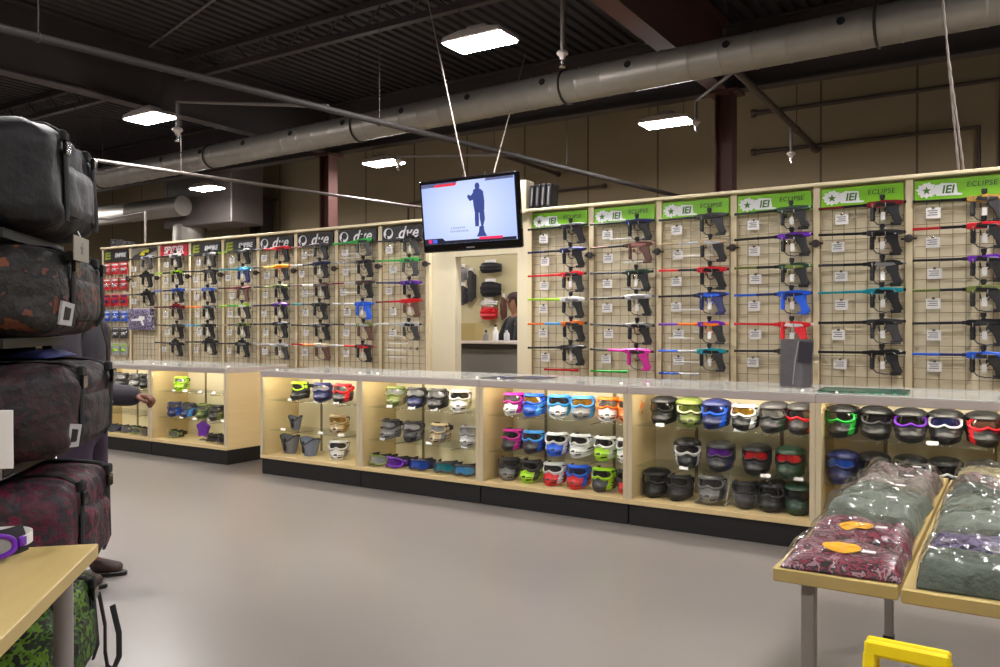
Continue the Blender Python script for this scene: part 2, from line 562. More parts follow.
put('elbow', MB().path([(-.6, -.1, .06), (-.62, -.1, -.3), (-.8, -.12, -.62), (-1.3, -.15, -.78)], [.34, .34, .32, .3], 18), M_GALV, t)
t = thing('branch_duct', 'short low silver duct at the far end beyond the bag rack', 'duct', (-15.6, 10.2, 3.75))
put('tube', MB().lathe([(.2, -2.2), (.2, 0), (.21, .02), (.2, .04), (.2, 1.7)], 20, 0, X), M_GALV, t)
for sx in (-1.5, 1.2):
    put('duct_strap', MB().tube((sx, 0, .19), (sx, 0, CZ - 3.75), .006, n=6), M_PIPE, t)

def pipe(label, pts, r, m, cat='pipe', name='sprinkler_pipe', fit=True, hang=()):
    t = thing(name, label, cat, pts[0])
    o = Vector(pts[0])
    put('run', MB().path([Vector(p) - o for p in pts], r, 10), m, t)
    if fit:
        for q in (pts[0], pts[-1]):
            q = Vector(q) - o
            d = (Vector(pts[1]) - Vector(pts[0])).normalized() if q.length < 1e-6 else (Vector(pts[-1]) - Vector(pts[-2])).normalized()
            put('coupling', MB().tube(q - d * .04, q + d * .012, r * 1.7, n=12), m, t)
    for h in hang:
        h = Vector(h) - o
        put('pipe_hanger', MB().tube(h, (h.x, h.y, CZ - o.z), .005, n=6).path([h + Vector((r * 1.15 * math.cos(a), 0, r * 1.15 * math.sin(a))) for a in [i * math.pi / 5 for i in range(10)]], .006, 6, closed=True), M_DARKSTEEL, t)
    return t
pipe('long grey sprinkler main crossing the ceiling and under the duct to the far wall', [(-7.1, -6.98, 3.33), (-4.28, 12.2, 3.33)], .03, M_PIPE, hang=[(-5.636, 3, 3.33), (-5.2, 6, 3.33), (-4.755, 9, 3.33)])
pipe('dark pipe under the red beam ending on the far wall beyond the steel column', [(-2.45, 7.75, 3.985), (-2.45, 12.2, 3.9)], .04, M_PIPE_D, hang=[(-2.45, 8.0, 3.98), (-2.45, 11, 3.92)])
pipe('pale pipe passing under the duct towards the column behind the display wall', [(-9.1, 5.3, 3.3), (-8.8, 7.1, 3.3), (-8.0, 10.2, 3.25), (-7.6, 12.2, 3.25)], .022, M_PIPE_L, hang=[(-8.9, 6.5, 3.3)])
pipe('upper dark pipe running along the far wall beside the steel column', [(-3.3, 12.13, 4.5), (-.2, 12.13, 4.5), (-.2, 12.13, 3.1)], .035, M_PIPE_D)
pipe('lower dark pipe running along the far wall above the green signs', [(-3.3, 12.13, 3.93), (-.45, 12.13, 3.93), (-.45, 12.13, 3.2)], .03, M_PIPE_D)
pipe('short dark pipe stub under the duct above the television', [(-6.6, 9.7, 3.95), (-6.6, 12.2, 3.95)], .03, M_PIPE_D, hang=[(-6.6, 10.2, 3.95)])
pipe('bent dark conduit on the far wall beside the red column', [(-9.8, 12.13, 2.75), (-9.8, 12.13, 3.7), (-9.1, 12.13, 3.75), (-8.9, 12.13, 3.6)], .025, M_PIPE_D)
pipe('lower dark conduit crossing behind the television top', [(-10.1, 12.13, 3.0), (-7.4, 12.13, 3.0), (-7.4, 12.13, 3.2)], .027, M_PIPE_D)
pipe('dark conduit rising behind the television toward the far wall', [(-7.2, 12.13, 2.9), (-7.2, 12.13, 3.66), (-5.7, 12.13, 3.66)], .024, M_PIPE_D)
pipe('pale bent conduit standing over the far display wall sections', [(-9.6, 6.47, 2.4), (-9.6, 6.47, 2.86), (-10.4, 6.47, 2.82), (-11.6, 6.47, 2.94)], .016, M_PIPE_L, hang=[(-11.2, 6.47, 2.9)])
pipe('thin pale electrical conduit slanting across the roof deck', [(-11.2, 6.83, 4.885), (-6.6, 5.57, 4.885)], .014, M_PIPE_L, 'conduit', 'conduit', False)
def drop(label, top, bot, side=None):
    t = thing('sprinkler_drop', label, 'sprinkler', bot, 0, 'sprinkler heads on drop pipes')
    o = Vector(bot)
    pts = ([Vector(side) - o] if side else []) + [Vector(top) - o, Vector((0, 0, .05))]
    put('drop_pipe', MB().path(pts, .019, 8), M_PIPE_L, t)
    put('escutcheon', MB().lathe([(.018, .09), (.05, .07), (.055, .05), (.03, .03), (.02, .0)], 14), M_ALU, t)
    put('sprinkler_head', MB().lathe([(.016, .0), (.016, -.03), (.008, -.035), (.008, -.06), (.03, -.062), (.03, -.066)], 10), M_CHROME, t)
drop('sprinkler drop hanging beside the ceiling light near the bag rack', (-7.45, 5.4, 3.72), (-7.45, 5.4, 3.37), (-5.29, 5.4, 3.36))
drop('tall sprinkler drop hanging from the roof above the green signs', (-3.5, 6.54, 4.88), (-3.5, 6.54, 3.78))
drop('sprinkler drop hanging just beside the red steel column', (-3.17, 9.2, 3.98), (-3.17, 9.2, 3.68), (-2.45, 8.3, 3.973))
drop('sprinkler drop hanging beyond the red steel column', (-2.45, 10.7, 3.96), (-2.45, 10.7, 3.5))
drop('sprinkler drop beside the small light below the duct', (-6.95, 8.4, 3.62), (-6.95, 8.4, 3.5), (-4.9, 8.1, 3.36))
drop('sprinkler drop seen between the bag rack and the round duct', (-10.0, 5.9, 3.28), (-10.0, 5.9, 2.95), (-9.02, 5.9, 3.3))

M_CABLE = mat('cable_grey', s(124, 114, 106), .6, metal=.1)
def chain(label, a, b_, r=.006, name='hanging_cable'):
    a, b_ = Vector(a), Vector(b_)
    L = (b_ - a).length
    k = int(L / .05)
    pts = [a.lerp(b_, i / k) + Vector((0, 0, 0)) for i in range(k + 1)]
    rr = [r * (1.35 if i % 2 else .8) for i in range(k + 1)]
    return tag(put(name, MB().path(pts, rr, 6), M_CABLE), label, 'cable')
chain('steel cable from the roof to the corner of the television', (-4.93, 6.3, 4.86), (-4.26, 6.14, 2.62))
chain('short steel cable rising behind the duct from the television', (-5.35, 9.0, 4.86), (-4.02, 6.14, 2.62))
chain('steel chain from the roof to the last green sign wall', (-.56, 6.4, 4.86), (-.355, 6.4, 2.425), .007, 'hanging_chain')
chain('shorter steel chain beside the long chain over the last green sign', (-.43, 6.4, 3.3), (-.325, 6.4, 2.425), .007, 'hanging_chain')

# ------------------------------------------------------------------ television
t = thing('television', 'black flat television hung above the doorway showing a dark blue figure', 'television', (-4.205, 6.06, 2.385))
t.rotation_euler = (R(6.5), 0, 0)
W, H_ = 1.08, .665
b = MB().box((0, .03, 0), (W, .05, H_), ch=.012).box((0, .075, -.03), (W * .7, .06, H_ * .6), ch=.02)
put('casing', b, M_GLOSSBLACK, t)
sw, sh = W - .07, H_ - .11
sc_ = link('screen', None, t)
sb = MB().box((0, -.001, .02), (sw, .008, sh))
bpy.data.objects.remove(sc_)
m = bpy.data.materials.new('tv_picture'); m.use_nodes = True
nt = m.node_tree; pb = nt.nodes['Principled BSDF']; pb.inputs['Base Color'].default_value = (.02, .02, .02, 1); pb.inputs['Roughness'].default_value = .25
tc = nt.nodes.new('ShaderNodeTexCoord'); mp = nt.nodes.new('ShaderNodeMapping'); gr = nt.nodes.new('ShaderNodeTexGradient'); gr.gradient_type = 'SPHERICAL'
mp.inputs['Scale'].default_value = (1.1, 1, 1.5)
rp = nt.nodes.new('ShaderNodeValToRGB'); rp.color_ramp.elements[0].color = (*s(140, 170, 250), 1); rp.color_ramp.elements[1].color = (*s(222, 232, 255), 1)
nt.links.new(tc.outputs['Object'], mp.inputs[0]); nt.links.new(mp.outputs[0], gr.inputs[0]); nt.links.new(gr.outputs[0], rp.inputs[0])
nt.links.new(rp.outputs[0], pb.inputs['Emission Color']); pb.inputs['Emission Strength'].default_value = SCREEN
scr = put('screen', sb, m, t)
def on_screen(poly, colr, name, e=.9, y=-.0055):
    b = MB().prism(poly, y - .002, y)
    return put(name, b, emit('screen_' + name, colr, e), scr)
FIGC = s(46, 64, 132)
fx = .12
on_screen([(fx + .026 * math.sin(a), .235 + .032 * math.cos(a)) for a in [2 * math.pi * k / 14 for k in range(14)]], FIGC, 'figure_head')
on_screen([(fx - .045, .205), (fx - .02, .215), (fx + .03, .21), (fx + .06, .185), (fx + .068, .1), (fx + .062, .02), (fx + .045, .0), (fx - .04, .0), (fx - .05, .06), (fx - .055, .14)], FIGC, 'figure_torso')
on_screen([(fx - .04, .19), (fx - .075, .155), (fx - .1, .17), (fx - .115, .15), (fx - .09, .11), (fx - .05, .12)], FIGC, 'figure_arm')
on_screen([(fx - .04, .01), (fx + .0, .01), (fx - .002, -.06), (fx - .008, -.12), (fx - .045, -.12), (fx - .045, -.05)], FIGC, 'figure_leg')
on_screen([(fx + .008, .01), (fx + .06, .01), (fx + .062, -.06), (fx + .04, -.12), (fx + .02, -.12), (fx + .008, -.05)], FIGC, 'figure_leg')
on_screen([(fx + .0, -.12), (fx + .045, -.12), (fx + .05, -.17), (fx + .075, -.212), (fx - .035, -.212), (fx - .01, -.17)], FIGC, 'figure_base')
on_screen([(-.36, .262), (-.34, .285), (-.1, .285), (-.12, .262)], s(226, 40, 66), 'red_banner')
on_screen([(.11, -.238), (.11, -.215), (.36, -.215), (.36, -.238)], s(226, 40, 92), 'red_ticker')
on_screen([(-sw / 2, -.257), (-sw / 2, -.205), (-.3, -.205), (-.27, -.23), (.5, -.23), (.5, -.257)], s(20, 24, 50), 'dark_ticker', .5, -.004)
on_screen([(-.46, -.247), (-.46, -.213), (-.42, -.213), (-.42, -.247)], s(214, 40, 110), 'logo_mark')
on_screen([(-.41, -.247), (-.41, -.213), (-.36, -.213), (-.36, -.247)], s(70, 100, 210), 'logo_letters')
on_screen([(-sw / 2, .2976), (-sw / 2, .262), (-.12, .27), (-.1, .2976)], s(96, 104, 150), 'top_bar', .6, -.004)
on_screen([(.22, .2976), (.2, .275), (.5, .275), (.5, .2976)], s(96, 104, 150), 'top_bar', .6, -.004)
for z, L0, L1 in ((-.12, -.19, -.04), (-.15, -.2, .0)):
    b = MB()
    x = L0
    while x < L1:
        w = random.uniform(.01, .018)
        b.box((x, -.007, z), (w, .002, .016)); x += w + .008
    put('caption_line', b, emit('screen_caption', s(150, 160, 196), .9), scr)
put('maker_badge', MB().box((0, .004, -.302), (.09, .003, .012), 0, None, .001), M_INK, t)
put('mount_bracket', MB().box((-.12, .12, .1), (.06, .1, .36), ch=.005).box((.12, .12, .1), (.06, .1, .36), ch=.005), M_DARKSTEEL, t)
put('cable_hook', MB().tube((-.07, .06, .29), (-.07, .06, .36), .01, n=8).tube((.17, .06, .29), (.17, .06, .36), .01, n=8), M_CHROME, t)

# ------------------------------------------------------------------ grid panels and header signs
def grid_mesh(w, h):
    def make():
        b = MB()
        nx = 8
        for i in range(nx):
            x = -w / 2 + w * i / (nx - 1)
            b.box((x, 0, h / 2), (.0045, .0045, h))
        nz = int(round(h / .0762))
        for j in range(nz + 1):
            b.box((0, -.005, h * j / nz), (w, .0045, .0045))
        return b.mesh('wire_grid', M_WIRE)
    return cached(('grid', w, h), make)
def hook_mesh():
    def make():
        b = MB()
        b.path([(0, -.006, .0), (0, -.10, .0), (0, -.112, .008), (0, -.118, .03)], .004, 6)
        b.box((0, -.005, .0), (.02, .006, .03), ch=.002)
        return b.mesh('hook', M_CHROME)
    return cached('hook', make)
ROWZ = [2.232, 2.03, 1.815, 1.607, 1.388, 1.172]
def grid_panel(x0, x1, label, rows, bars=()):
    w = x1 - x0 - .06
    t = thing('gridwall_panel', label, 'display grid', ((x0 + x1) / 2, PY - .03, .92), 0, 'wire grid panels on the display wall')
    link('wire_grid', grid_mesh(round(w, 4), 1.31), t)
    for fx in (-w / 2 - .004, w / 2 + .004):
        put('edge_bar', MB().box((fx, -.004, .655), (.012, .014, 1.33), ch=.003), M_WIRE, t)
    for z in rows:
        for hx in (.365, .45):
            link('hook', hook_mesh(), t, (x0 + .03 + hx - (x0 + x1) / 2, 0, z - .028 - .92))
    for (fx, fz, L) in bars:
        put('faceout_bar', MB().tube((fx - L / 2, -.07, fz - .92), (fx + L / 2, -.07, fz - .92), .006, n=8).tube((fx - L / 2 + .01, -.07, fz - .92), (fx - L / 2 + .01, 0, fz - .92), .004, n=6).tube((fx + L / 2 - .01, -.07, fz - .92), (fx + L / 2 - .01, 0, fz - .92), .004, n=6), M_WHITE, t)
    put('joint_clamp', MB().lathe([(.0, -.02), (.026, -.018), (.03, 0), (.026, .018), (.0, .02)], 12, 0, Matrix.Translation((w / 2 + .03, -.045, 1.06)) @ Matrix.Rotation(R(90), 4, 'X')).box((w / 2 + .03, -.03, 1.06), (.1, .02, .016), 0, None, .003), M_DARKSTEEL, t)
    return t
def ordinal(i):
    return ['first', 'second', 'third', 'fourth', 'fifth', 'sixth', 'seventh', 'eighth', 'ninth'][i]
SIGNS_L = ['empire', 'tipp', 'spyder', 'empire', 'empire', 'dye', 'dye', 'dye', 'dye']
M_GREEN = mat('sign_green', s(122, 190, 16), .45)
M_SIGNBLACK = mat('sign_black', s(34, 31, 34), .4)
M_SIGNRED = mat('sign_red', s(206, 30, 52), .45)
M_SIGNWHITE = mat('sign_white', s(232, 232, 232), .5)
M_SIGNOLIVE = mat('sign_olive', s(150, 160, 40), .5)
M_SIGNGREY = mat('sign_grey', s(150, 142, 128), .5)
M_SIGNYEL = mat('sign_yellow', s(214, 206, 40), .5)
def star(cx, cz, r, k=.42):
    return [(cx + (r if i % 2 == 0 else r * k) * math.sin(math.pi * i / 5), cz + (r if i % 2 == 0 else r * k) * math.cos(math.pi * i / 5)) for i in range(10)]
def header_sign(kind, x0, x1, label, i):
    w = x1 - x0 - .07
    z0, z1 = (2.236, 2.378)
    zc = (z0 + z1) / 2
    h = z1 - z0
    t = thing('header_sign', label, 'sign', ((x0 + x1) / 2, PY - .045, zc), 0, 'brand header boards along the top of the display wall')
    base = {'empire': M_SIGNBLACK, 'tipp': M_SIGNGREY, 'spyder': M_SIGNRED, 'dye': M_SIGNBLACK, 'eclipse': M_GREEN}[kind]
    put('board', MB().box((0, .006, 0), (w, .02, h), ch=.002), base, t)
    Y = -.0055
    if kind == 'eclipse':
        x = -.17
        b = MB()
        rr = random.Random(3)
        blob = []
        for k in range(22):
            a = 2 * math.pi * k / 22
            r = .052 * (1 + .22 * (1 if k % 2 else -1) * rr.random())
            blob.append((x - .03 + r * 1.15 * math.sin(a), r * math.cos(a)))
        b.prism(blob, Y - .001, Y + .001)
        b.prism([(x + .03, -.042), (x + .02, .03), (x + .05, .036), (x + .06, .044), (x + .15, .036), (x + .158, -.03), (x + .19, -.036), (x + .18, -.046)], Y - .001, Y + .001)
        put('logo_splat', b, M_SIGNWHITE, t)
        put('logo_star', MB().prism(star(x - .03, -.002, .03), Y - .003, Y - .0005), mat('sign_dark_green', s(62, 112, 20), .5), t)
        link('logo_letters', text_mesh('IEI', .075, .001, .15, .002, mat('sign_dark_green', s(62, 112, 20), .5)), t, (x + .1, Y - .002, -.004), FACE_Y)
        link('lettering', text_mesh('ECLIPSE', .048, .001, .1, .0, mat('sign_ink_green', s(30, 58, 14), .5), 1.1), t, (.13, Y - .001, .02), FACE_Y)
    elif kind == 'dye':
        b = MB()
        ring = [(.062 * math.cos(a), .056 * math.sin(a)) for a in [2 * math.pi * k / 20 for k in range(20)]]
        b.prism([(-.185 + p[0], p[1]) for p in ring], Y - .001, Y + .001)
        put('logo_disc', b, M_SIGNWHITE, t)
        b = MB().prism([(-.18 + p[0] * .62 + .004, p[1] * .66 + .01) for p in ring], Y - .003, Y - .0008)
        b.prism([(-.225, -.02), (-.2, -.01), (-.19, -.058), (-.205, -.062)], Y - .003, Y - .0008)
        put('logo_swirl', b, M_SIGNBLACK, t)
        link('lettering', text_mesh('dye', .165, .001, .35, .003, M_SIGNWHITE, 1.12), t, (.065, Y - .001, -.004), FACE_Y)
        put('logo_line', MB().prism([(-.09, -.052), (-.08, -.046), (.2, -.036), (.2, -.041)], Y - .001, Y + .001), M_SIGNWHITE, t)
    elif kind == 'empire':
        b = MB()
        for z in (-.036, 0, .036):
            b.prism([(-.235, z - .012), (-.22, z + .012), (-.1, z + .014), (-.125, z - .01)], Y - .001, Y + .001)
        b.prism([(-.235, -.05), (-.22, .05), (-.19, .052), (-.205, -.05)], Y - .002, Y + .0005)
        put('logo_bars', b, M_SIGNOLIVE, t)
        link('lettering', text_mesh('EMPIRE', .075, .001, .2, .003, M_SIGNWHITE, 1.0), t, (.105, Y - .001, 0), FACE_Y)
    elif kind == 'tipp':
        put('diagonal_band', MB().prism([(-.27, -.065), (-.2, -.02), (.1, .066), (.268, .066), (.268, .03), (-.1, -.066)], Y - .001, Y + .001), M_SIGNBLACK, t)
        put('yellow_patch', MB().prism([(-.1, -.02), (-.02, .03), (.1, .05), (.12, .02), (-.0, -.03)], Y - .003, Y - .0008), M_SIGNYEL, t)
    else:
        link('lettering', text_mesh('SPYDER', .115, .001, .25, .004, M_SIGNWHITE, .95), t, (0, Y - .001, .012), FACE_Y)
        put('logo_line', MB().prism([(-.2, -.05), (-.19, -.042), (.2, -.03), (.21, -.038)], Y - .001, Y + .001), M_SIGNWHITE, t)
    return t

# ------------------------------------------------------------------ paintball markers
def tubeX(b, x0, x1, z, r, n=10, m=0, r1=None):
    b.tube((x0, 0, z), (x1, 0, z), r, r1, n, m)
def mk_barrel(front, rear):
    def make():
        b = MB()
        tubeX(b, .0, .012, 0, .0105, m=0); tubeX(b, .012, .17, 0, .0088, m=0); tubeX(b, .17, .178, 0, .011, m=1); tubeX(b, .178, .30, 0, .0098, m=1); tubeX(b, .30, .335, 0, .013, m=1)
        for k in range(5):
            b.tube((.03 + k * .022, -.0095, .002), (.03 + k * .022, .0095, .002), .003, n=6, m=2)
        return b.mesh('barrel', [C_(front, 'a'), C_(rear, 'a'), M_BLACK])
    return cached(('barrel', front, rear), make)
BODY = {
    'A': [(.325, -.022), (.325, .016), (.345, .022), (.40, .022), (.43, .030), (.47, .026), (.52, .022), (.56, .016), (.566, -.004), (.55, -.018), (.50, -.024), (.44, -.028), (.38, -.03), (.345, -.03)],
    'B': [(.31, -.03), (.31, .012), (.33, .02), (.36, .02), (.37, .048), (.47, .05), (.49, .022), (.56, .02), (.575, .0), (.57, -.026), (.52, -.03), (.42, -.034), (.36, -.036)],
    'C': [(.33, -.016), (.33, .016), (.36, .02), (.42, .018), (.45, .028), (.50, .03), (.535, .02), (.555, .01), (.56, -.012), (.50, -.02), (.45, -.026), (.40, -.02), (.36, -.034), (.345, -.03)],
}
def mk_body(kind, c, acc):
    def make():
        b = MB().prism([(x, z * .82 + .002) for x, z in BODY[kind]], -.0175, .0175, 0, None, .006)
        b.prism([(.375, -.012), (.385, .008), (.50, .006), (.515, -.01), (.48, -.016), (.44, -.02)], -.0195, .0195, 1, None, .002)
        tubeX(b, .555, .578, .003, .011, m=1)
        b.box((.40, -.018, .012), (.03, .004, .006), 1)
        return b.mesh('receiver', [C_(c, 'a'), C_(acc, 'a')])
    return cached(('body', kind, c, acc), make)
def mk_neck(c):
    def make():
        b = MB().lathe([(.012, .015), (.013, .035), (.018, .037), (.019, .062), (.0165, .064), (.0165, .05), (.001, .048)], 12, 0, Matrix.Translation((.425, 0, 0)))
        b.box((.425, -.019, .05), (.012, .012, .008), 0)
        return b.mesh('feed_neck', C_(c, 's'))
    return cached(('neck', c), make)
def mk_front(c):
    def make():
        b = MB().lathe([(.008, -.015), (.016, -.024), (.0175, -.06), (.0155, -.075), (.0175, -.09), (.016, -.112), (.010, -.118)], 12, 0, Matrix.Translation((.362, 0, 0)))
        return b.mesh('foregrip', C_(c, 's'))
    return cached(('front', c), make)
def mk_grip(c):
    def make():
        b = MB().prism([(.448, -.014), (.53, -.014), (.53, -.05), (.538, -.085), (.558, -.128), (.552, -.14), (.505, -.142), (.497, -.132), (.488, -.1), (.476, -.075), (.462, -.06), (.45, -.045)], -.016, .016, 0, None, .005)
        b.tube((.478, 0, -.146), (.548, 0, -.146), .0125, n=10)
        b.path([(.365, .004, -.11), (.39, .006, -.14), (.44, .006, -.152), (.48, .0, -.148)], .004, 6, 1)
        return b.mesh('grip_frame', [C_(c, 's'), C_('charcoal', 's')])
    return cached(('grip', c), make)
def mk_guard(c):
    def make():
        b = MB().path([(.468, 0, -.055), (.45, 0, -.072), (.425, 0, -.076), (.408, 0, -.06), (.404, 0, -.03)], .0045, 6, 0)
        b.path([(.446, 0, -.026), (.441, 0, -.04), (.445, 0, -.058)], .004, 6, 0)
        return b.mesh('trigger_guard', C_(c, 's'))
    return cached(('guard', c), make)
def mk_tag():
    return cached('hangtag', lambda: MB().box((.43, -.006, -.088), (.03, .003, .055), 0, None, .001).tube((.43, -.006, -.06), (.428, -.002, -.045), .0012, n=5).mesh('hang_tag', M_WHITE))
def marker(x, z, front, rear, body, acc, grip, kind, label, hang, y=None):
    t = thing('paintball_marker', label, 'paintball marker', (x, PY - .115 if y is None else y, z), 0, 'paintball markers hung on the display wall')
    t.rotation_euler = (R(random.uniform(-4, 4)), R(random.uniform(-1.2, 1.6)), R(random.uniform(-2, 2)))
    link('barrel', mk_barrel(front, rear), t)
    link('receiver', mk_body(kind, body, acc), t)
    link('feed_neck', mk_neck('black'), t)
    link('foregrip', mk_front(grip), t)
    link('grip_frame', mk_grip(grip), t)
    link('trigger_guard', mk_guard(acc if acc != 'white' else 'silver'), t)
    if hang:
        link('hang_tag', mk_tag(), t)
    return t
def price_card(x, z, label, w=.085, h=.06, y=None):
    t = thing('price_card', label, 'price card', (x, PY - .05 if y is None else y, z), R(random.uniform(-6, 6)), 'white price cards on the display wall')
    def make():
        b = MB().box((0, -.004, 0), (w, .003, h), 0, None, .001)
        for k in range(3):
            b.box((-.004 + .004 * (k % 2), -.0062, h * (.24 - .2 * k)), (w * (.7 - .12 * (k % 2)), .0012, .006), 1)
        return b
    link('card', cached(('card', w, h), lambda: make().mesh('card', [M_WHITE, M_INK])), t)
    link('clip', cached('cardclip', lambda: MB().box((0, -.002, .036), (.02, .012, .016), 0, None, .002).path([(0, .0, .04), (0, .012, .046), (0, .022, .046)], .003, 6).mesh('clip', M_CHROME)), t)
# (barrel front, barrel rear, receiver, accent, grip, kind)
RIGHT = [
    [('black', 'black', 'charcoal', 'black', 'black', 'A'), ('navy', 'black', 'navy', 'black', 'black', 'A'), ('red', 'red', 'red', 'black', 'black', 'C'), ('lime', 'lime', 'white', 'grey', 'black', 'A'), ('orange', 'light blue', 'orange', 'charcoal', 'black', 'C'), ('black', 'black', 'black', 'charcoal', 'black', 'A')],
    [('black', 'black', 'navy', 'black', 'black', 'A'), ('brown', 'black', 'brown', 'rose', 'brown', 'A'), ('black', 'black', 'dark green', 'black', 'black', 'C'), ('charcoal', 'black', 'silver', 'grey', 'black', 'A'), ('black', 'charcoal', 'grey', 'black', 'black', 'C'), ('black', 'magenta', 'magenta', 'black', 'magenta', 'A')],
    [('black', 'black', 'charcoal', 'black', 'black', 'A'), ('tan', 'silver', 'tan', 'silver', 'black', 'C'), ('red', 'black', 'red', 'black', 'black', 'A'), ('black', 'black', 'navy', 'blue', 'navy', 'A'), ('purple', 'orange', 'purple', 'orange', 'black', 'C'), ('blue', 'silver', 'teal', 'black', 'black', 'A')],
    [('dark green', 'black', 'dark green', 'black', 'black', 'A'), ('black', 'black', 'purple', 'black', 'black', 'A'), ('olive', 'black', 'dark green', 'olive', 'black', 'C'), ('blue', 'navy', 'blue', 'navy', 'blue', 'A'), ('red', 'red', 'red', 'white', 'red', 'A'), ('black', 'black', 'black', 'charcoal', 'black', 'A')],
    [('dark red', 'black', 'dark red', 'black', 'black', 'A'), ('black', 'black', 'charcoal', 'black', 'black', 'A'), ('charcoal', 'black', 'black', 'grey', 'black', 'C'), ('teal', 'teal', 'teal', 'black', 'black', 'A'), ('black', 'black', 'charcoal', 'black', 'charcoal', 'A'), ('black', 'black', 'black', 'black', 'black', 'C')],
    [('black', 'black', 'gold', 'black', 'black', 'A'), ('red', 'black', 'red', 'black', 'black', 'A'), ('black', 'black', 'purple', 'black', 'black', 'C'), ('olive', 'black', 'olive', 'black', 'black', 'A'), ('black', 'black', 'black', 'charcoal', 'black', 'A'), ('blue', 'navy', 'blue', 'black', 'black', 'A')],
]
LEFT = [
    None, None,
    [('black', 'black', 'white', 'charcoal', 'black', 'A'), ('lime', 'black', 'lime', 'black', 'black', 'C'), ('blue', 'black', 'blue', 'black', 'black', 'A'), ('dark red', 'black', 'dark red', 'black', 'black', 'B'), ('black', 'charcoal', 'charcoal', 'black', 'black', 'A'), ('black', 'black', 'black', 'charcoal', 'black', 'B')],
    [('grey', 'black', 'grey', 'black', 'black', 'C'), ('black', 'black', 'black', 'charcoal', 'black', 'A'), ('silver', 'silver', 'blue', 'grey', 'black', 'A'), ('orange', 'orange', 'grey', 'charcoal', 'black', 'C'), ('light blue', 'teal', 'charcoal', 'black', 'black', 'A'), ('black', 'black', 'charcoal', 'black', 'black', 'B')],
    [('lime', 'black', 'black', 'grey', 'black', 'A'), ('teal', 'teal', 'teal', 'light blue', 'navy', 'A'), ('black', 'dark red', 'dark red', 'black', 'brown', 'A'), ('lime', 'green', 'lime', 'white', 'charcoal', 'C'), ('tan', 'charcoal', 'olive', 'black', 'black', 'A'), ('black', 'black', 'black', 'grey', 'black', 'B')],
    [('black', 'red', 'red', 'dark red', 'black', 'A'), ('charcoal', 'yellow', 'yellow', 'orange', 'charcoal', 'A'), ('black', 'olive', 'olive', 'black', 'black', 'A'), ('navy', 'black', 'purple', 'black', 'black', 'A'), ('black', 'black', 'black', 'charcoal', 'black', 'A'), ('silver', 'silver', 'silver', 'grey', 'charcoal', 'C')],
    [('rose', 'charcoal', 'charcoal', 'black', 'black', 'C'), ('white', 'black', 'navy', 'black', 'black', 'A'), ('brown', 'white', 'brown', 'grey', 'black', 'C'), ('teal', 'black', 'charcoal', 'black', 'black', 'A'), ('black', 'black', 'black', 'grey', 'black', 'A'), ('red', 'orange', 'tan', 'silver', 'brown', 'A')],
    [('green', 'green', 'green', 'black', 'charcoal', 'A'), ('silver', 'grey', 'charcoal', 'black', 'black', 'C'), ('dark red', 'silver', 'charcoal', 'brown', 'black', 'A'), ('silver', 'white', 'blue', 'blue', 'blue', 'A'), ('charcoal', 'silver', 'olive', 'silver', 'brown', 'C'), ('silver', 'red', 'charcoal', 'red', 'black', 'A')],
    [('charcoal', 'black', 'black', 'charcoal', 'charcoal', 'B'), ('green', 'green', 'green', 'dark green', 'charcoal', 'A'), ('navy', 'navy', 'purple', 'navy', 'black', 'A'), ('dark red', 'red', 'red', 'red', 'brown', 'A'), ('white', 'silver', 'silver', 'black', 'charcoal', 'A')],
]
ROWN = ['top row', 'second row', 'third row', 'fourth row', 'fifth row', 'sixth row']
PANELNAME_L = ['on the panel nearest the bag rack', 'under the diagonal banded sign', 'under the red sign', 'under the EMPIRE sign touching the red sign', 'under EMPIRE sign beside first dye sign',
               'under the first dye sign', 'under the second dye sign', 'under the third dye sign', 'under dye sign beside the television']
PANELNAME_R = ['under the %s green sign' % ordinal(i) for i in range(6)]
def mdesc(c):      # at most eight words
    f, r, b_, a, g, k = [q.replace(' ', '-') if isinstance(q, str) else q for q in c]
    br = f if f == r else f + '-and-' + r
    return (b_ + ' paintball marker with ' + br + ' barrel') if b_ != f or f != r else 'all-' + b_ + ' paintball marker'
for i, cfgs in enumerate(RIGHT):
    x0, x1 = RJ[i], RJ[i + 1]
    grid_panel(x0, x1, 'tan wire grid panel ' + PANELNAME_R[i] + ' counting from the television', ROWZ, {1: [(.05, 2.1, .3), (.1, 1.68, .2), (.12, 1.9, .2)], 2: [(.0, 1.93, .3), (-.05, 1.5, .25), (.12, 1.32, .22), (-.1, 1.27, .2), (.0, 1.08, .3)]}.get(i, ()))
    header_sign('eclipse', x0, x1, '%s bright green ECLIPSE header sign counting from the television' % ordinal(i), i)
    for j, c in enumerate(cfgs):
        marker(x0 + .03, ROWZ[j] + random.uniform(-.006, .006), *c, '%s, %s %s' % (mdesc(c), ROWN[j], PANELNAME_R[i]), i >= 3 or random.random() < .3)
        price_card(x0 + .16 + random.uniform(-.015, .02), ROWZ[j] - .085, 'white price card under the %s barrel %s' % (ROWN[j], PANELNAME_R[i]), .088, .072)
grid_panel(RJ[6], RJ[7], 'wire grid panel past the sixth green sign', [])
header_sign('eclipse', RJ[6], RJ[7], 'bright green ECLIPSE header sign past the sixth, outside the view', 6)
SL = {'empire': 'black EMPIRE header sign with olive striped logo', 'tipp': 'grey header sign with a black diagonal band and yellow patch', 'spyder': 'red SPYDER header sign on the display wall', 'dye': 'black dye header sign with white round logo'}
SX = {0: ', nearest the bag rack', 3: ', next to the red sign', 4: ', beside the first dye sign', 5: ', first of four from the bag rack', 6: ', second of four from the bag rack', 7: ', third of four from the bag rack', 8: ', touching the television'}
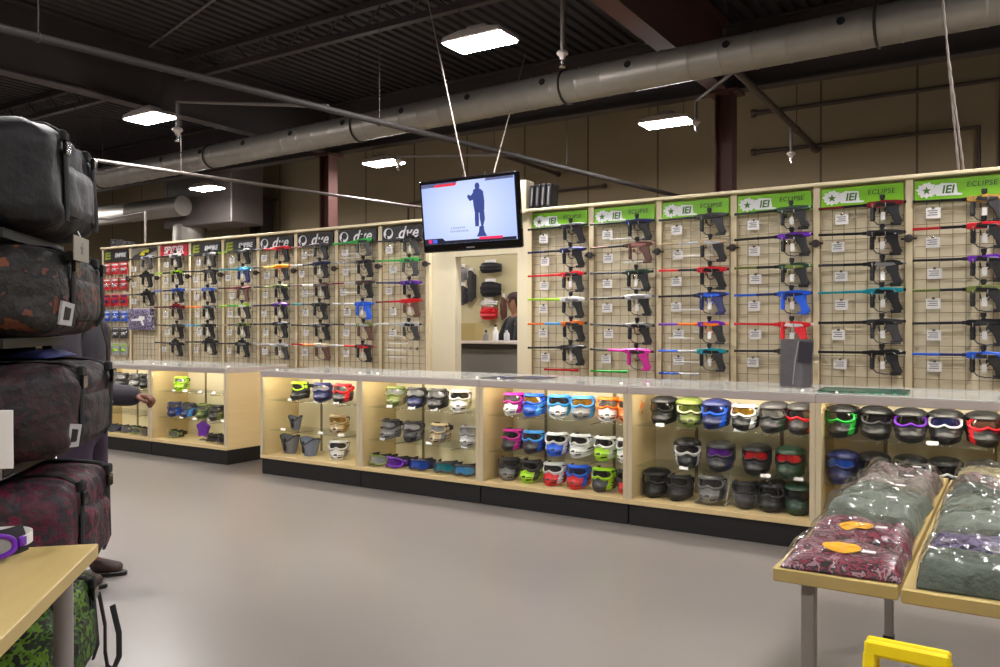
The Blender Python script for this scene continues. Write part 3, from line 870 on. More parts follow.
for i in range(9):
    x0, x1 = LJ[i], LJ[i + 1]
    grid_panel(x0, x1, 'tan wire grid panel ' + PANELNAME_L[i], ROWZ if LEFT[i] else [], {7: [(-.05, 2.12, .24), (-.08, 2.08, .22), (-.02, 1.96, .26), (-.05, 1.72, .24)], 8: [(-.05, 1.27, .2), (-.04, 1.2, .2), (-.05, 1.13, .22), (-.03, 1.06, .22)], 6: [(.0, 2.14, .2), (-.06, 1.72, .22)], 4: [(-.05, 1.48, .22)]}.get(i, ()))
    header_sign(SIGNS_L[i], x0, x1, SL[SIGNS_L[i]] + SX.get(i, ''), i)
    if LEFT[i]:
        for j, c in enumerate(LEFT[i]):
            marker(x0 + .02, ROWZ[j] + random.uniform(-.006, .006), *c, '%s, %s %s' % (mdesc(c), ROWN[j], PANELNAME_L[i]), random.random() < .35)
            price_card(x0 + .14 + random.uniform(-.03, .05), ROWZ[j] - .09, 'white price card in the %s %s' % (ROWN[j], PANELNAME_L[i]), .085, .07)
x0 = LJ[1]
for j, (k, c) in enumerate(((0, ('black', 'black', 'silver', 'charcoal', 'charcoal', 'C')), (1, ('black', 'black', 'black', 'charcoal', 'black', 'B')), (2, ('black', 'black', 'charcoal', 'black', 'black', 'B')))):
    marker(x0 + .03, ROWZ[k] - .02 * k, *c, '%s, %s %s' % (mdesc(c), ROWN[k], PANELNAME_L[1]), False)
    price_card(x0 + .1, ROWZ[k] - .12, 'white price card in the %s %s' % (ROWN[k], PANELNAME_L[1]), .085, .07)
# loose barrels on the lowest hooks
for i, c, lb in ((0, 'red', 'short red barrel on the lowest hooks under the first green sign'), (1, 'green', 'green barrel on the lowest hooks under the second green sign'), (2, 'blue', 'blue barrel on the lowest hooks under the third green sign')):
    t = thing('marker_barrel', lb, 'barrel', (RJ[i] + .03 + (.16 if i == 0 else 0), PY - .1, .985), 0, 'loose barrels above the counter')
    link('barrel', mk_barrel(c, c if i != 2 else 'silver'), t)
    put('prong', MB().path([(.1, 0, -.016), (.1, .07, -.016)], .005, 6).path([(.26, 0, -.016), (.26, .07, -.016)], .005, 6), M_CHROME, t)
# blister packs on the far panel
def blister(x, z, w, h, c, lab, second='white'):
    t = thing('blister_pack', lab, 'package', (x, PY - .06, z), R(random.uniform(-5, 5)), 'hanging packages on the far panel')
    put('backing_card', MB().box((0, 0, 0), (w, .004, h), 0, None, .001).box((0, -.0025, h * .36), (w * .8, .002, h * .14), 1).box((0, -.003, 0), (w * .9, .002, h * .06), 1), [C_(c, 's'), C_(second, 's')], t)
    put('blister', MB().grid(lambda u, v: ((u - .5) * w * .8, -.004 - .03 * (max(0, 1 - (2 * u - 1) ** 4) * max(0, 1 - (2 * v - 1) ** 4)) ** .5, (v - .62) * h * .62), 8, 8), M_PLASTIC, t)
    put('contents', MB().path([(-w * .25, -.012, -h * .2), (0, -.018, -h * .05), (w * .25, -.012, -h * .2)], .012, 8), C_(second if second != 'white' else 'silver', 's'), t)
k = 0
for j, (c, sec, h) in enumerate((('red', 'white', .15), ('red', 'white', .15), ('red', 'navy', .15), ('blue', 'white', .14), ('charcoal', 'silver', .15), ('silver', 'lime', .15))):
    for q in range(3):
        blister(LJ[0] + .12 + q * .19, ROWZ[j] - .1, .15, h, c, '%s hanging package, %s, %s from the bag rack on the far panel' % (c, ROWN[j], ordinal(q)), sec)
t = thing('boxed_marker_set', 'purple and grey boxed starter set hung under the diagonal sign', 'boxed set', (LJ[1] + .3, PY - .08, 1.46))
put('box', MB().box((0, 0, 0), (.46, .08, .27), 0, None, .005), camo('boxprint', [s(80, 64, 110), s(160, 150, 180), s(60, 52, 78), s(190, 184, 200)], 14, .4, 0, 0), t)
put('clear_window', MB().box((0, -.042, -.01), (.36, .006, .18), 0, None, .002), M_PLASTIC, t)
put('printed_marker', MB().prism([(-.15, -.02), (-.15, .0), (.0, .01), (.02, .04), (.12, .035), (.13, .0), (.09, -.01), (.12, -.08), (.08, -.08), (.05, -.02)], -.046, -.043), M_WHITE, t)

# ------------------------------------------------------------------ masks and goggles
def rx(z): return .083 - .018 * ((z + .01) / .1) ** 2
def ryf(z): return .098 + .026 * math.exp(-((z + .075) / .035) ** 2)
def hp(phi, z, k=1.0):
    c = math.cos(phi)
    return (rx(z) * math.sin(phi) * k, -(ryf(z) if c > 0 else .1) * c * k, z)
def mk_shell(c, acc):
    def make():
        b = MB()
        P0 = R(108)
        def fn(u, v):
            phi = -P0 + 2 * P0 * u
            a = abs(phi) / P0
            zt = .012 + .02 * math.exp(-(phi / R(14)) ** 2) - .012 * math.exp(-((abs(phi) - R(35)) / R(18)) ** 2) + .03 * a ** 3
            zb = -.118 + .045 * a ** 1.5
            z = zb + (zt - zb) * v
            k = 1.0 + .05 * math.sin(v * math.pi) * (1 - a) + (.03 if 0.42 < v < .5 else 0) + .02 * (1 if .7 < v < .8 else 0)
            return hp(phi, z, k)
        def mf(u, v):
            d = abs(u - .5)
            if .07 < d < .2 and (.2 < v < .3 or .42 < v < .52):
                return 2
            if d < .04 and .25 < v < .55 and int(v * 24) % 2:
                return 2
            if d > .3 and .3 < v < .75 and int(v * 24) % 2 == 0:
                return 2
            if .22 < d < .36 or v > .86:
                return 1
            return 0
        b.grid(fn, 40, 16, mf=mf)
        b.path([hp(-P0 + 2 * P0 * i / 24, -.118 + .045 * (abs(-P0 + 2 * P0 * i / 24) / P0) ** 1.5, 1.0) for i in range(25)], .0045, 6, 0)
        return b.mesh('face_shell', [C_(c), C_(acc), M_BLACK])
    return cached(('shell', c, acc), make)
def lens_edge(t_):
    """outline of the goggle window as (phi, z)"""
    a = 2 * math.pi * t_
    ph = R(66) * math.copysign(abs(math.cos(a)) ** .7, math.cos(a))
    z = .048 + .042 * math.copysign(abs(math.sin(a)) ** .75, math.sin(a))
    if math.sin(a) < 0:
        z += .022 * math.exp(-(ph / R(13)) ** 2)
    return ph, z
def mk_lens(c):
    def make():
        b = MB()
        n = 36
        rings = []
        for q in (1.0, .75, .45, .15):
            rings.append([hp(lens_edge(i / n)[0] * q, .05 + (lens_edge(i / n)[1] - .05) * q, 1.05 + .02 * (1 - q)) for i in range(n)])
        vs = [p for r_ in rings for p in r_] + [hp(0, .05, 1.07)]
        fs = []
        for a in range(3):
            for i in range(n):
                fs.append((a * n + i, a * n + (i + 1) % n, (a + 1) * n + (i + 1) % n, (a + 1) * n + i))
        fs += [(3 * n + i, 3 * n + (i + 1) % n, 4 * n) for i in range(n)]
        b.add(vs, fs, 0, True)
        return b.mesh('lens', C_(c, 'l'))
    return cached(('lens', c), make)
def mk_frame(c):
    def make():
        b = MB()
        n = 40
        pts = [hp(lens_edge(i / n)[0] * 1.03, lens_edge(i / n)[1] * 1.0, 1.04) for i in range(n)]
        b.path(pts, .0095, 8, 0, closed=True)
        for sx in (-1, 1):
            b.box((0, 0, 0), (.012, .03, .04), 0, Matrix.Translation(hp(sx * R(84), .048, 1.06)) @ Matrix.Rotation(sx * R(6), 4, 'Z'), .004)
        return b.mesh('goggle_frame', C_(c))
    return cached(('frame', c), make)
def mk_strap(c):
    def make():
        b = MB()
        def fn(u, v):
            phi = R(80) + (2 * math.pi - R(160)) * u
            z = .03 + .038 * v
            return (math.sin(phi) * .086, -.1 * math.cos(phi), z)
        b.grid(fn, 24, 2)
        def fn2(u, v):
            phi = R(80) + (2 * math.pi - R(160)) * u
            z = .03 + .038 * (1 - v)
            return (math.sin(phi) * .082, -.096 * math.cos(phi), z)
        b.grid(fn2, 24, 2)
        return b.mesh('strap', C_(c, 'c'))
    return cached(('strap', c), make)
def mk_visor(c):
    def make():
        b = MB()
        def fn(u, v):
            phi = -R(88) + R(176) * u
            z = .092 + .014 * math.sin(v * math.pi / 2)
            k = 1.03 - .25 * v + .06 * (1 - v) * math.cos(phi) ** 2
            return (math.sin(phi) * .08 * k, -.1 * math.cos(phi) * k, z - .008 * (1 - v))
        b.grid(fn, 20, 5)
        b.path([fn(i / 20, 0) for i in range(21)], .004, 6)
        return b.mesh('visor', C_(c))
    return cached(('visor', c), make)
def mk_foam(full):
    def make():
        b = MB()
        z0 = -.095 if full else .004
        def fn(u, v):
            phi = -R(100) + R(200) * u
            z = z0 + (.1 - z0) * v
            return hp(phi, z, .93)
        b.grid(fn, 20, 8)
        b.grid(lambda u, v: (lambda p: (p[0], p[1] + .012, p[2]))(fn(1 - u, v)), 20, 8)
        return b.mesh('face_foam', mat('foam_charcoal', s(44, 42, 44), .95))
    return cached(('foam', full), make)
def mk_dome(c):
    def make():
        b = MB()
        def fn(u, v):
            phi = 2 * math.pi * u
            a = v * math.pi / 2 * .97
            rr = math.cos(a)
            return (math.sin(phi) * .092 * rr, -.112 * math.cos(phi) * rr, .088 + .052 * math.sin(a))
        b.grid(fn, 28, 7, closed=True)
        b.grid(lambda u, v: (math.sin(R(75) + R(210) * u) * .09, -.11 * math.cos(R(75) + R(210) * u), -.02 + .11 * v), 20, 4)
        return b.mesh('helmet_shell', C_(c))
    return cached(('dome', c), make)
def mask(x, y, z, cfg, label, rz=0, sc=.92, group='paintball masks in the display cases'):
    sh, ac, fr, le, st, style = cfg
    low = {'m': -.1225, 'h': -.1225, 'g': -.012}[style]
    t = thing('paintball_goggles' if style == 'g' else 'paintball_mask', label, 'goggles' if style == 'g' else 'mask', (x, y, z - low * sc * .84), rz, group)
    t.scale = (sc * 1.13, sc * 1.05, sc * .84)
    link('lens', mk_lens(le), t)
    link('goggle_frame', mk_frame(fr), t)
    link('strap', mk_strap(st), t)
    link('face_foam', mk_foam(style != 'g'), t)
    if style != 'g':
        link('face_shell', mk_shell(sh, ac), t)
        link('visor', mk_visor(fr if style == 'm' else sh), t)
    if style == 'h':
        link('helmet_shell', mk_dome(sh), t)
    return t

# ------------------------------------------------------------------ display cases
CW, CD, CH = 1.226, .80, .962
SH1, SH2, DECK = .682, .402, .178
def display_case(x, y, label, end_wood=False):
    t = thing('display_case', label, 'display case', (x, y, 0), 0, 'glass display cases along the counter')
    put('plinth', MB().box((CW / 2, CD / 2 + .01, .0725), (CW - .008, CD - .02, .145), ch=.003), M_BLACK, t)
    b = MB()
    b.box((CW / 2, CD / 2, .1615), (CW, CD, .033), 0, None, .002)
    for sx in (.011, CW - .011):
        b.box((sx, CD / 2 + .012, .54), (.022, CD - .026, .724), 0, None, .002)
    b.box((CW / 2, .47, .54), (CW - .044, .016, .724), 1)
    b.box((CW / 2, (CD + .47) / 2 - .016, .94), (CW - .05, CD - .50, .02), 1)
    b.box((CW / 2, CD - .012, .54), (CW - .044, .016, .724), 0)
    put('cabinet', b, [M_MAPLE, M_CASEIN], t)
    for sx in (.017, CW - .017):
        put('corner_post', MB().box((sx, .014, .54), (.034, .026, .726), 0, None, .003), M_RAIL, t)
    put('top_rail', MB().box((CW / 2, .016, .927), (CW, .032, .05), 0, None, .004).box((CW / 2, CD - .016, .927), (CW, .032, .05), 0, None, .004)
        .box((.012, CD / 2, .927), (.024, CD - .06, .05), 0, None, .003).box((CW - .012, CD / 2, .927), (.024, CD - .06, .05), 0, None, .003), M_ALU, t)
    put('front_glass', MB().box((CW / 2, .014, .54), (CW - .068, .006, .722)), M_GLASS, t)
    put('top_glass', MB().box((CW / 2, CD / 2, .956), (CW, CD, .008), 0, None, .002), M_TOPGLASS, t)
    for z in (SH1, SH2):
        put('glass_shelf', MB().box((CW / 2, .265, z - .004), (CW - .05, .36, .008), 0, None, .001), M_SHELFGLASS, t)
    for sx in (.33, .92):
        b = MB().box((sx, .457, .53), (.022, .012, .7), 0, None, .002)
        for z in (SH1, SH2):
            b.prism([(-.09, -.012), (.2, -.006), (.2, .0), (-.09, .0)], -.003, .003, 0, Matrix.Translation((sx, .26, z - .012)) @ Matrix.Rotation(R(-90), 4, 'Z'))
        put('shelf_standard', b, M_WIRE, t)
    put('light_tube', MB().tube((.06, .052, .918), (CW - .06, .052, .918), .011, n=10), M_TUBE, t)
    put('light_holder', MB().box((.045, .052, .918), (.03, .03, .03), 0, None, .003).box((CW - .045, .052, .918), (.03, .03, .03), 0, None, .003), M_WHITE, t)
    for sx in (.1, CW - .1):
        put('glass_clip', MB().lathe([(.012, .0), (.013, .006), (.008, .012)], 10, 0, Matrix.Translation((sx, .12, .96))), M_WHITE, t)
    return t
CASEX = [-5.945, -4.719, -3.478, -2.246, -1.035]
CASEX = [-5.945 + i * 1.2265 for i in range(5)]
FY = 5.18
CL = ['display case holding lime, navy and red goggles on top shelf', 'display case of silver and iridescent goggles below the doorway', 'display case packed with bright coloured masks below the first green sign',
      'display case with red-lensed masks and a clear stand', 'display case partly hidden behind the clothing tables']
CS = ['lime and navy goggle case', 'silver goggle case', 'bright mask case', 'red-lens mask case', 'case behind clothing table']
for i, x in enumerate(CASEX):
    display_case(x, FY, CL[i])
display_case(-7.80, 5.3, 'display case with bare maple end panel facing the gap in the counter')
display_case(-9.03, 5.3, "display case behind the shopper's outstretched hand")
def tag_card(x, y, z, label):
    def make():
        return MB().box((0, 0, .012), (.062, .003, .024), 0, Matrix.Rotation(R(-25), 4, 'X'), .0008).prism([(-.004, 0), (.0, .012), (.004, 0)], .0, .012, 0).mesh('price_tag', M_WHITE)
    o = link('price_tag', cached('pricetag', make), None, (x, y, z), (0, 0, R(random.uniform(-10, 10))))
    return tag(o, label, 'price tag', 'white price tags on the case shelves')
SHN = {'t': ('top shelf', SH1), 'm': ('middle shelf', SH2), 'b': ('bottom deck', DECK)}
def fill(case, row, xs, cfgs, y=FY + .2, rz=None, sc=.92):
    nm, z = SHN[row]
    for k, (x, c) in enumerate(zip(xs, cfgs)):
        sh, ac, fr, le, st, style = c
        kind = 'goggles' if style == 'g' else 'paintball mask'
        if style == 'g':
            d = '%s-framed goggles with %s lens' % (fr, le)
        else:
            d = '%s mask with %s frame' % ((sh if sh == ac else sh + '-and-' + ac).replace(' ', '-'), fr)
        pos = nm + ', ' + ordinal(k) + ' from shopper'
        a = rz[k] if rz else random.uniform(-14, 22)
        mask(x, y + random.uniform(-.01, .02), z + .0005, c, '%s, %s, %s' % (d, pos, case), R(a), sc)
# bright masks
fill(CS[2], 't', [-3.286, -3.107, -2.908, -2.707, -2.506, -2.33], [('white', 'magenta', 'magenta', 'grey', 'magenta', 'm'), ('blue', 'light blue', 'blue', 'gold', 'navy', 'm'), ('white', 'cyan', 'light blue', 'charcoal', 'blue', 'm'), ('grey', 'light blue', 'light blue', 'gold', 'blue', 'm'), ('white', 'orange', 'orange', 'grey', 'orange', 'm'), ('orange', 'orange', 'orange', 'charcoal', 'black', 'm')])
fill(CS[2], 'm', [-3.3, -3.12, -2.915, -2.715, -2.51, -2.335], [('charcoal', 'magenta', 'magenta', 'charcoal', 'black', 'm'), ('charcoal', 'blue', 'light blue', 'charcoal', 'blue', 'm'), ('blue', 'white', 'white', 'black', 'white', 'm'), ('white', 'white', 'white', 'charcoal', 'white', 'm'), ('lime', 'white', 'white', 'charcoal', 'white', 'm'), ('white', 'green', 'white', 'charcoal', 'green', 'm')])
fill(CS[2], 'b', [-3.35, -3.142, -2.935, -2.732, -2.522, -2.342], [('grey', 'charcoal', 'charcoal', 'charcoal', 'black', 'm'), ('lime', 'charcoal', 'charcoal', 'black', 'black', 'm'), ('red', 'white', 'white', 'charcoal', 'white', 'm'), ('red', 'blue', 'blue', 'navy', 'blue', 'm'), ('charcoal', 'lime', 'lime', 'black', 'black', 'm'), ('red', 'black', 'charcoal', 'black', 'black', 'm')])
# red-lens masks
fill(CS[3], 't', [-2.08, -1.895, -1.706, -1.512, -1.325, -1.16], [('black', 'black', 'black', 'black', 'black', 'h'), ('olive', 'charcoal', 'cream', 'olive', 'olive', 'h'), ('navy', 'blue', 'blue', 'navy', 'navy', 'h'), ('black', 'white', 'white', 'gold', 'white', 'm'), ('charcoal', 'dark green', 'charcoal', 'grey', 'black', 'h'), ('charcoal', 'red', 'red', 'charcoal', 'red', 'h')])
fill(CS[3], 'm', [-1.914, -1.679, -1.441, -1.226], [('black', 'white', 'white', 'charcoal', 'grey', 'h'), ('charcoal', 'navy', 'charcoal', 'purple', 'black', 'h'), ('black', 'charcoal', 'black', 'red', 'black', 'h'), ('dark green', 'dark green', 'black', 'red', 'black', 'h')])
fill(CS[3], 'b', [-2.136, -1.957, -1.515, -1.335, -1.171], [('black', 'black', 'black', 'black', 'black', 'h'), ('black', 'charcoal', 'charcoal', 'black', 'black', 'm'), ('charcoal', 'grey', 'charcoal', 'charcoal', 'black', 'm'), ('black', 'black', 'charcoal', 'black', 'black', 'h'), ('dark green', 'black', 'black', 'black', 'black', 'h')])
for x, k in ((-2.07, 't'), (-1.53, 't'), (-1.90, 'm'), (-1.36, 'm'), (-1.16, 'm')):
    tag_card(x, FY + .095, SHN[k][1], 'white price tag on red-lens case %s, %s' % (SHN[k][0], {-2.07: 'under the black mask', -1.53: 'under the white-framed mask', -1.9: 'under the white-striped mask', -1.36: 'under the black red-lensed mask', -1.16: 'under the green red-lensed mask'}[x]))
# case behind the tables
fill(CS[4], 't', [-.915, -.733, -.543, -.36, -.172, .02], [('black', 'green', 'green', 'black', 'black', 'h'), ('black', 'charcoal', 'charcoal', 'black', 'black', 'h'), ('black', 'charcoal', 'purple', 'black', 'purple', 'h'), ('black', 'charcoal', 'white', 'navy', 'white', 'h'), ('black', 'red', 'red', 'brown', 'black', 'h'), ('black', 'grey', 'black', 'charcoal', 'black', 'h')])
fill(CS[4], 'm', [-.915, -.74, -.543, -.36, -.165, .02], [('navy', 'black', 'navy', 'blue', 'black', 'h'), ('black', 'charcoal', 'black', 'black', 'black', 'h'), ('black', 'white', 'white', 'navy', 'white', 'h'), ('black', 'charcoal', 'white', 'black', 'black', 'h'), ('charcoal', 'black', 'black', 'charcoal', 'black', 'h'), ('black', 'black', 'black', 'grey', 'black', 'h')])
tag_card(-.42, FY + .095, SH1, 'white price tag on the top shelf of the case behind the clothing tables')
# silver goggles case
fill(CS[1], 't', [-4.487, -4.259, -4.029, -3.80], [('olive', 'tan', 'olive', 'silver', 'olive', 'm'), ('navy', 'black', 'black', 'silver', 'black', 'm'), ('charcoal', 'black', 'charcoal', 'silver', 'black', 'm'), ('white', 'cream', 'white', 'charcoal', 'black', 'm')], rz=[15, 20, 8, 24])
fill(CS[1], 'm', [-4.531, -4.279, -3.998, -3.70], [('grey', 'grey', 'charcoal', 'silver', 'black', 'm'), ('charcoal', 'grey', 'charcoal', 'silver', 'black', 'm'), ('tan', 'grey', 'tan', 'silver', 'charcoal', 'm'), ('silver', 'white', 'grey', 'silver', 'black', 'm')])
fill(CS[1], 'b', [-4.60, -4.40, -4.17, -3.917, -3.70], [('grey', 'grey', 'olive', 'silver', 'black', 'g'), ('grey', 'grey', 'purple', 'purple', 'black', 'g'), ('grey', 'grey', 'navy', 'blue', 'black', 'g'), ('grey', 'grey', 'charcoal', 'teal', 'black', 'g'), ('grey', 'grey', 'charcoal', 'light blue', 'grey', 'g')], y=FY + .16, sc=1.1)
for k, x in enumerate((-4.5, -4.26, -4.03, -3.8)):
    tag_card(x + .03, FY + .095, SH1, 'white price tag on the top shelf of the silver goggle case, %s' % ['below the olive mask', 'below the navy mask', 'below the charcoal mask', 'below the white mask'][k])
for k, x in enumerate((-4.55, -4.05, -3.7)):
    tag_card(x, FY + .095, SH2, 'white price tag on the middle shelf of the silver goggle case, %s' % ['below the grey mask', 'below the tan mask', 'below the silver mask'][k])
# lime, navy, red goggles
fill(CS[0], 't', [-5.60, -5.333, -5.087], [('black', 'charcoal', 'lime', 'charcoal', 'black', 'm'), ('navy', 'navy', 'navy', 'silver', 'navy', 'm'), ('charcoal', 'red', 'red', 'grey', 'red', 'm')], rz=[-14, 20, 4])
fill(CS[0], 'm', [-5.15], [('tan', 'gold', 'tan', 'gold', 'black', 'm')], rz=[20])
fill(CS[0], 'b', [-5.13], [('white', 'grey', 'white', 'charcoal', 'grey', 'm')], rz=[24], y=FY + .2)
for k, (x, r_) in enumerate(((-5.66, 't'), (-5.33, 't'), (-5.08, 't'), (-5.75, 'm'), (-5.27, 'm'), (-5.02, 'm'))):
    tag_card(x, FY + .095, SHN[r_][1], 'white price tag on lime-and-navy goggle case %s, %s' % (SHN[r_][0], ['by the lime goggles', 'by the navy goggles', 'by the red goggles', 'by the black neck guard', 'by the gold goggles', 'at the doorway end'][k]))
def cup(x, z, label, c, hgt=.16, r=.075, y=FY + .2):
    """a soft neck guard or pod standing upright"""
    t = thing('neck_guard', label, 'neck guard', (x, y, z), R(random.uniform(-20, 20)))
    b = MB()
    def fn(u, v):
        a = 2 * math.pi * u
        rr = r * (1 + .3 * v ** 1.5 - .25 * (1 - v) ** 4 + .05 * math.sin(5 * a + 2 * v) * (.3 + v) + .03 * math.sin(9 * a))
        return (rr * math.cos(a), rr * .8 * math.sin(a), hgt * v * (1 - .22 * v * max(0, -math.sin(a)) ** 3) + .014 * v * math.cos(2 * a))
    b.grid(fn, 48, 10, closed=True)
    b.grid(lambda u, v: (lambda p: (p[0] * .9, p[1] * .9, p[2] + .004))(fn(1 - u, v)), 48, 10, closed=True)
    put('collar', b, mat('slate_cloth_' + c, s(116, 116, 124) if c == 'charcoal' else s(124, 132, 154), .85, var=.15, scale=30), t)
    put('binding', MB().path([(fn(i / 24, 1)) for i in range(24)], .006, 6, closed=True), C_('charcoal', 'c'), t)
    put('closure_tab', MB().box((0, -r * .93, hgt * .55), (.03, .014, hgt * .7), 0, None, .004), C_('black', 'c'), t)
cup(-5.69, SH2 + .001, 'small black neck guard on the middle shelf beside the gold goggles', 'charcoal', .12, .05)
cup(-5.76, DECK + .001, 'charcoal neck guard on the deck nearest the maple end panel', 'charcoal')
cup(-5.50, DECK + .001, 'slate blue neck guard beside the white goggles on the deck', 'navy', .15, .08)
# far cases
UA = "case with the bare maple end"
fill(UA, 't', [-7.52], [('lime', 'olive', 'lime', 'silver', 'black', 'm')], y=5.5, sc=.8)
fill(UA, 'm', [-7.62, -7.40, -7.16, -6.93], [('navy', 'blue', 'navy', 'grey', 'black', 'm'), ('navy', 'light blue', 'charcoal', 'grey', 'black', 'm'), ('olive', 'dark green', 'olive', 'grey', 'black', 'm'), ('charcoal', 'olive', 'black', 'grey', 'black', 'm')], y=5.5, sc=.85)
fill(UA, 'b', [-7.6, -7.0, -6.8], [('olive', 'grey', 'olive', 'grey', 'black', 'g'), ('black', 'black', 'black', 'charcoal', 'black', 'g'), ('charcoal', 'black', 'charcoal', 'charcoal', 'black', 'g')], y=5.5)
t = thing('splat_stand', 'purple splash-shaped display on a small stand in the maple-ended case', 'display stand', (-7.2, 5.52, DECK))
put('stand', MB().lathe([(.05, 0), (.05, .006), (.008, .012), (.008, .07)], 14), M_CHROME, t)
put('fan', MB().prism([(x, z + .12) for x, z in star(0, 0, .11, .7)], -.02, .02, 0, None, .01), C_('purple'), t)
for k, x in enumerate((-7.55, -7.36, -7.12, -6.9)):
    tag_card(x, 5.41, SH1, 'white price tag on the top shelf of the maple-ended case, %s from the shopper' % ordinal(k))
for k, x in enumerate((-7.62, -7.42, -7.2, -6.96, -6.76)):
    tag_card(x, 5.41, SH2, 'white price tag on the maple-ended case middle shelf, %s from the shopper' % ordinal(k))
UB = "case behind the shopper's hand"
fill(UB, 't', [-8.75, -8.55, -8.33, -8.1, -7.95], [('black', 'charcoal', 'black', 'grey', 'black', 'm'), ('charcoal', 'black', 'black', 'silver', 'black', 'm'), ('grey', 'charcoal', 'charcoal', 'grey', 'black', 'm'), ('black', 'black', 'black', 'charcoal', 'black', 'm'), ('charcoal', 'grey', 'black', 'grey', 'black', 'm')], y=5.5, sc=.85)
fill(UB, 'b', [-8.8, -8.6, -8.4, -8.2, -8.0], [('grey', 'grey', 'grey', 'charcoal', 'grey', 'g'), ('grey', 'grey', 'navy', 'grey', 'grey', 'g'), ('grey', 'grey', 'charcoal', 'grey', 'black', 'g'), ('grey', 'grey', 'olive', 'grey', 'black', 'g'), ('grey', 'grey', 'brown', 'grey', 'black', 'g')], y=5.45)
# clear acrylic stand holding a grey mask
t = thing('acrylic_stand', 'clear acrylic stand on the deck of the red-lens mask case', 'display stand', (-1.735, FY + .2, DECK), R(4))
put('back_plate', MB().box((0, .07, .11), (.2, .005, .22), 0, Matrix.Rotation(R(-12), 4, 'X')), M_PLASTIC, t)
put('foot_plate', MB().box((0, 0, .004), (.2, .16, .006)), M_PLASTIC, t)
put('bright_edge', MB().box((-.1, .0, .012), (.004, .16, .012)).box((.1, .0, .012), (.004, .16, .012)).tube((.1, -.05, .01), (.1, .09, .2), .003, n=6), M_WHITE, t)
mask(-1.735, FY + .2, DECK + .012, ('grey', 'charcoal', 'grey', 'charcoal', 'black', 'm'), 'grey mask standing on the clear acrylic stand', 0, .95)

# ------------------------------------------------------------------ things on the counter
t = thing('folded_bag', 'dark grey folded plastic bag standing on the counter against the wall', 'bag', (-1.25, 5.62, .96))
def fb(u, v):
    return ((u - .5) * (.19 + .02 * v), -.02 - .02 * math.cos(u * 9) * (1 - v) + .03 * v - .018 * (1 - abs(2 * u - 1)), .005 + .315 * v)
def fb2(u, v):
    p = fb(1 - u, v); return (p[0], .035 + .01 * math.sin(u * 7), p[2])
b = MB().grid(fb, 14, 10).grid(fb2, 14, 10)
b.add([fb(0, 0), fb(0, 1), fb2(1, 1), fb2(1, 0)], [(0, 1, 2, 3)]).add([fb(1, 0), fb2(0, 0), fb2(0, 1), fb(1, 1)], [(0, 1, 2, 3)]).add([fb(0, 1), fb(1, 1), fb2(0, 1), fb2(1, 1)], [(0, 1, 2, 3)])
put('pouch', b, mat('grey_film', s(84, 80, 84), .28, coat=.4, bump=.5, bscale=14), t)
put('seam', MB().path([(-.01, -.052, .02), (.0, -.04, .16), (.02, -.02, .31)], .004, 6), mat('pale_seam', s(150, 146, 146), .4), t)
put('flap', MB().box((.045, -.035, .24), (.09, .008, .14), 0, Matrix.Rotation(R(5), 4, 'Y'), .003), mat('dark_film', s(52, 50, 58), .25, coat=.4), t)
t = thing('counter_mat', 'green patterned counter mat lying on the glass beside the last case', 'mat', (-.81, 5.47, .9605), R(4))
put('sheet', MB().box((0, 0, .004), (.5, .34, .008), 0, None, .002), camo('green_print', [s(24, 62, 54), s(40, 110, 90), s(22, 44, 40), s(70, 140, 120)], 22, .3, .3, 0), t)
put('border', MB().box((0, -.165, .0085), (.5, .012, .003)).box((0, .165, .0085), (.5, .012, .003)).box((-.245, 0, .0085), (.012, .34, .003)).box((.245, 0, .0085), (.012, .34, .003)), C_('dark green'), t)
for k, (x, y, a, lb) in enumerate(((-3.42, 5.42, 8, 'dark flat leaflet lying on the counter below the doorway'), (-3.2, 5.5, -6, 'dark flat leaflet overlapping another near the doorway'))):
    t = thing('leaflet', lb, 'leaflet', (x, y, .9605 + .004 * k), R(a), 'leaflets on the counter')
    put('pages', MB().box((0, 0, .002), (.3, .24, .004), 0, None, .001), C_('charcoal'), t)
    put('photo_print', MB().box((.03, .0, .0045), (.18, .16, .001)), C_('navy'), t)

# ------------------------------------------------------------------ top of the display wall
for k in range(4):
    t = thing('binder', ['black binder nearest the television on top of the wall', 'black binder second from the television, on the wall top', 'black binder third from the television, on the wall top', 'black binder farthest from the television, on the wall top'][k], 'binder', (-3.73 + k * .058, PY + .02, 2.425), 0, 'binders on top of the display wall')
    t.rotation_euler = (0, R(4), 0)
    put('cover', MB().box((0, 0, .11), (.05, .14, .215), 0, None, .004), C_('black'), t)
    put('spine_label', MB().box((0, -.071, .11), (.018, .003, .16), 0, None, .001), C_('grey'), t)
for x, lb, w in ((-10.18, 'larger small black box lamp on top of the far display wall', .15), (-9.93, 'smaller flat black box on top of the far display wall', .16)):
    t = thing('black_box_lamp', lb, 'lamp', (x, PY + .02, 2.425))  # unidentified dark boxy devices; neither gives any light
    put('housing', MB().box((0, 0, .055 if w < .155 else .035), (w, .1, .1 if w < .155 else .06), 0, None, .012), M_BLACK, t)
    put('lens_ring', MB().tube((0, -.05, .05 if w < .155 else .035), (0, -.07, .05 if w < .155 else .035), .025, n=14), M_DARKSTEEL, t)

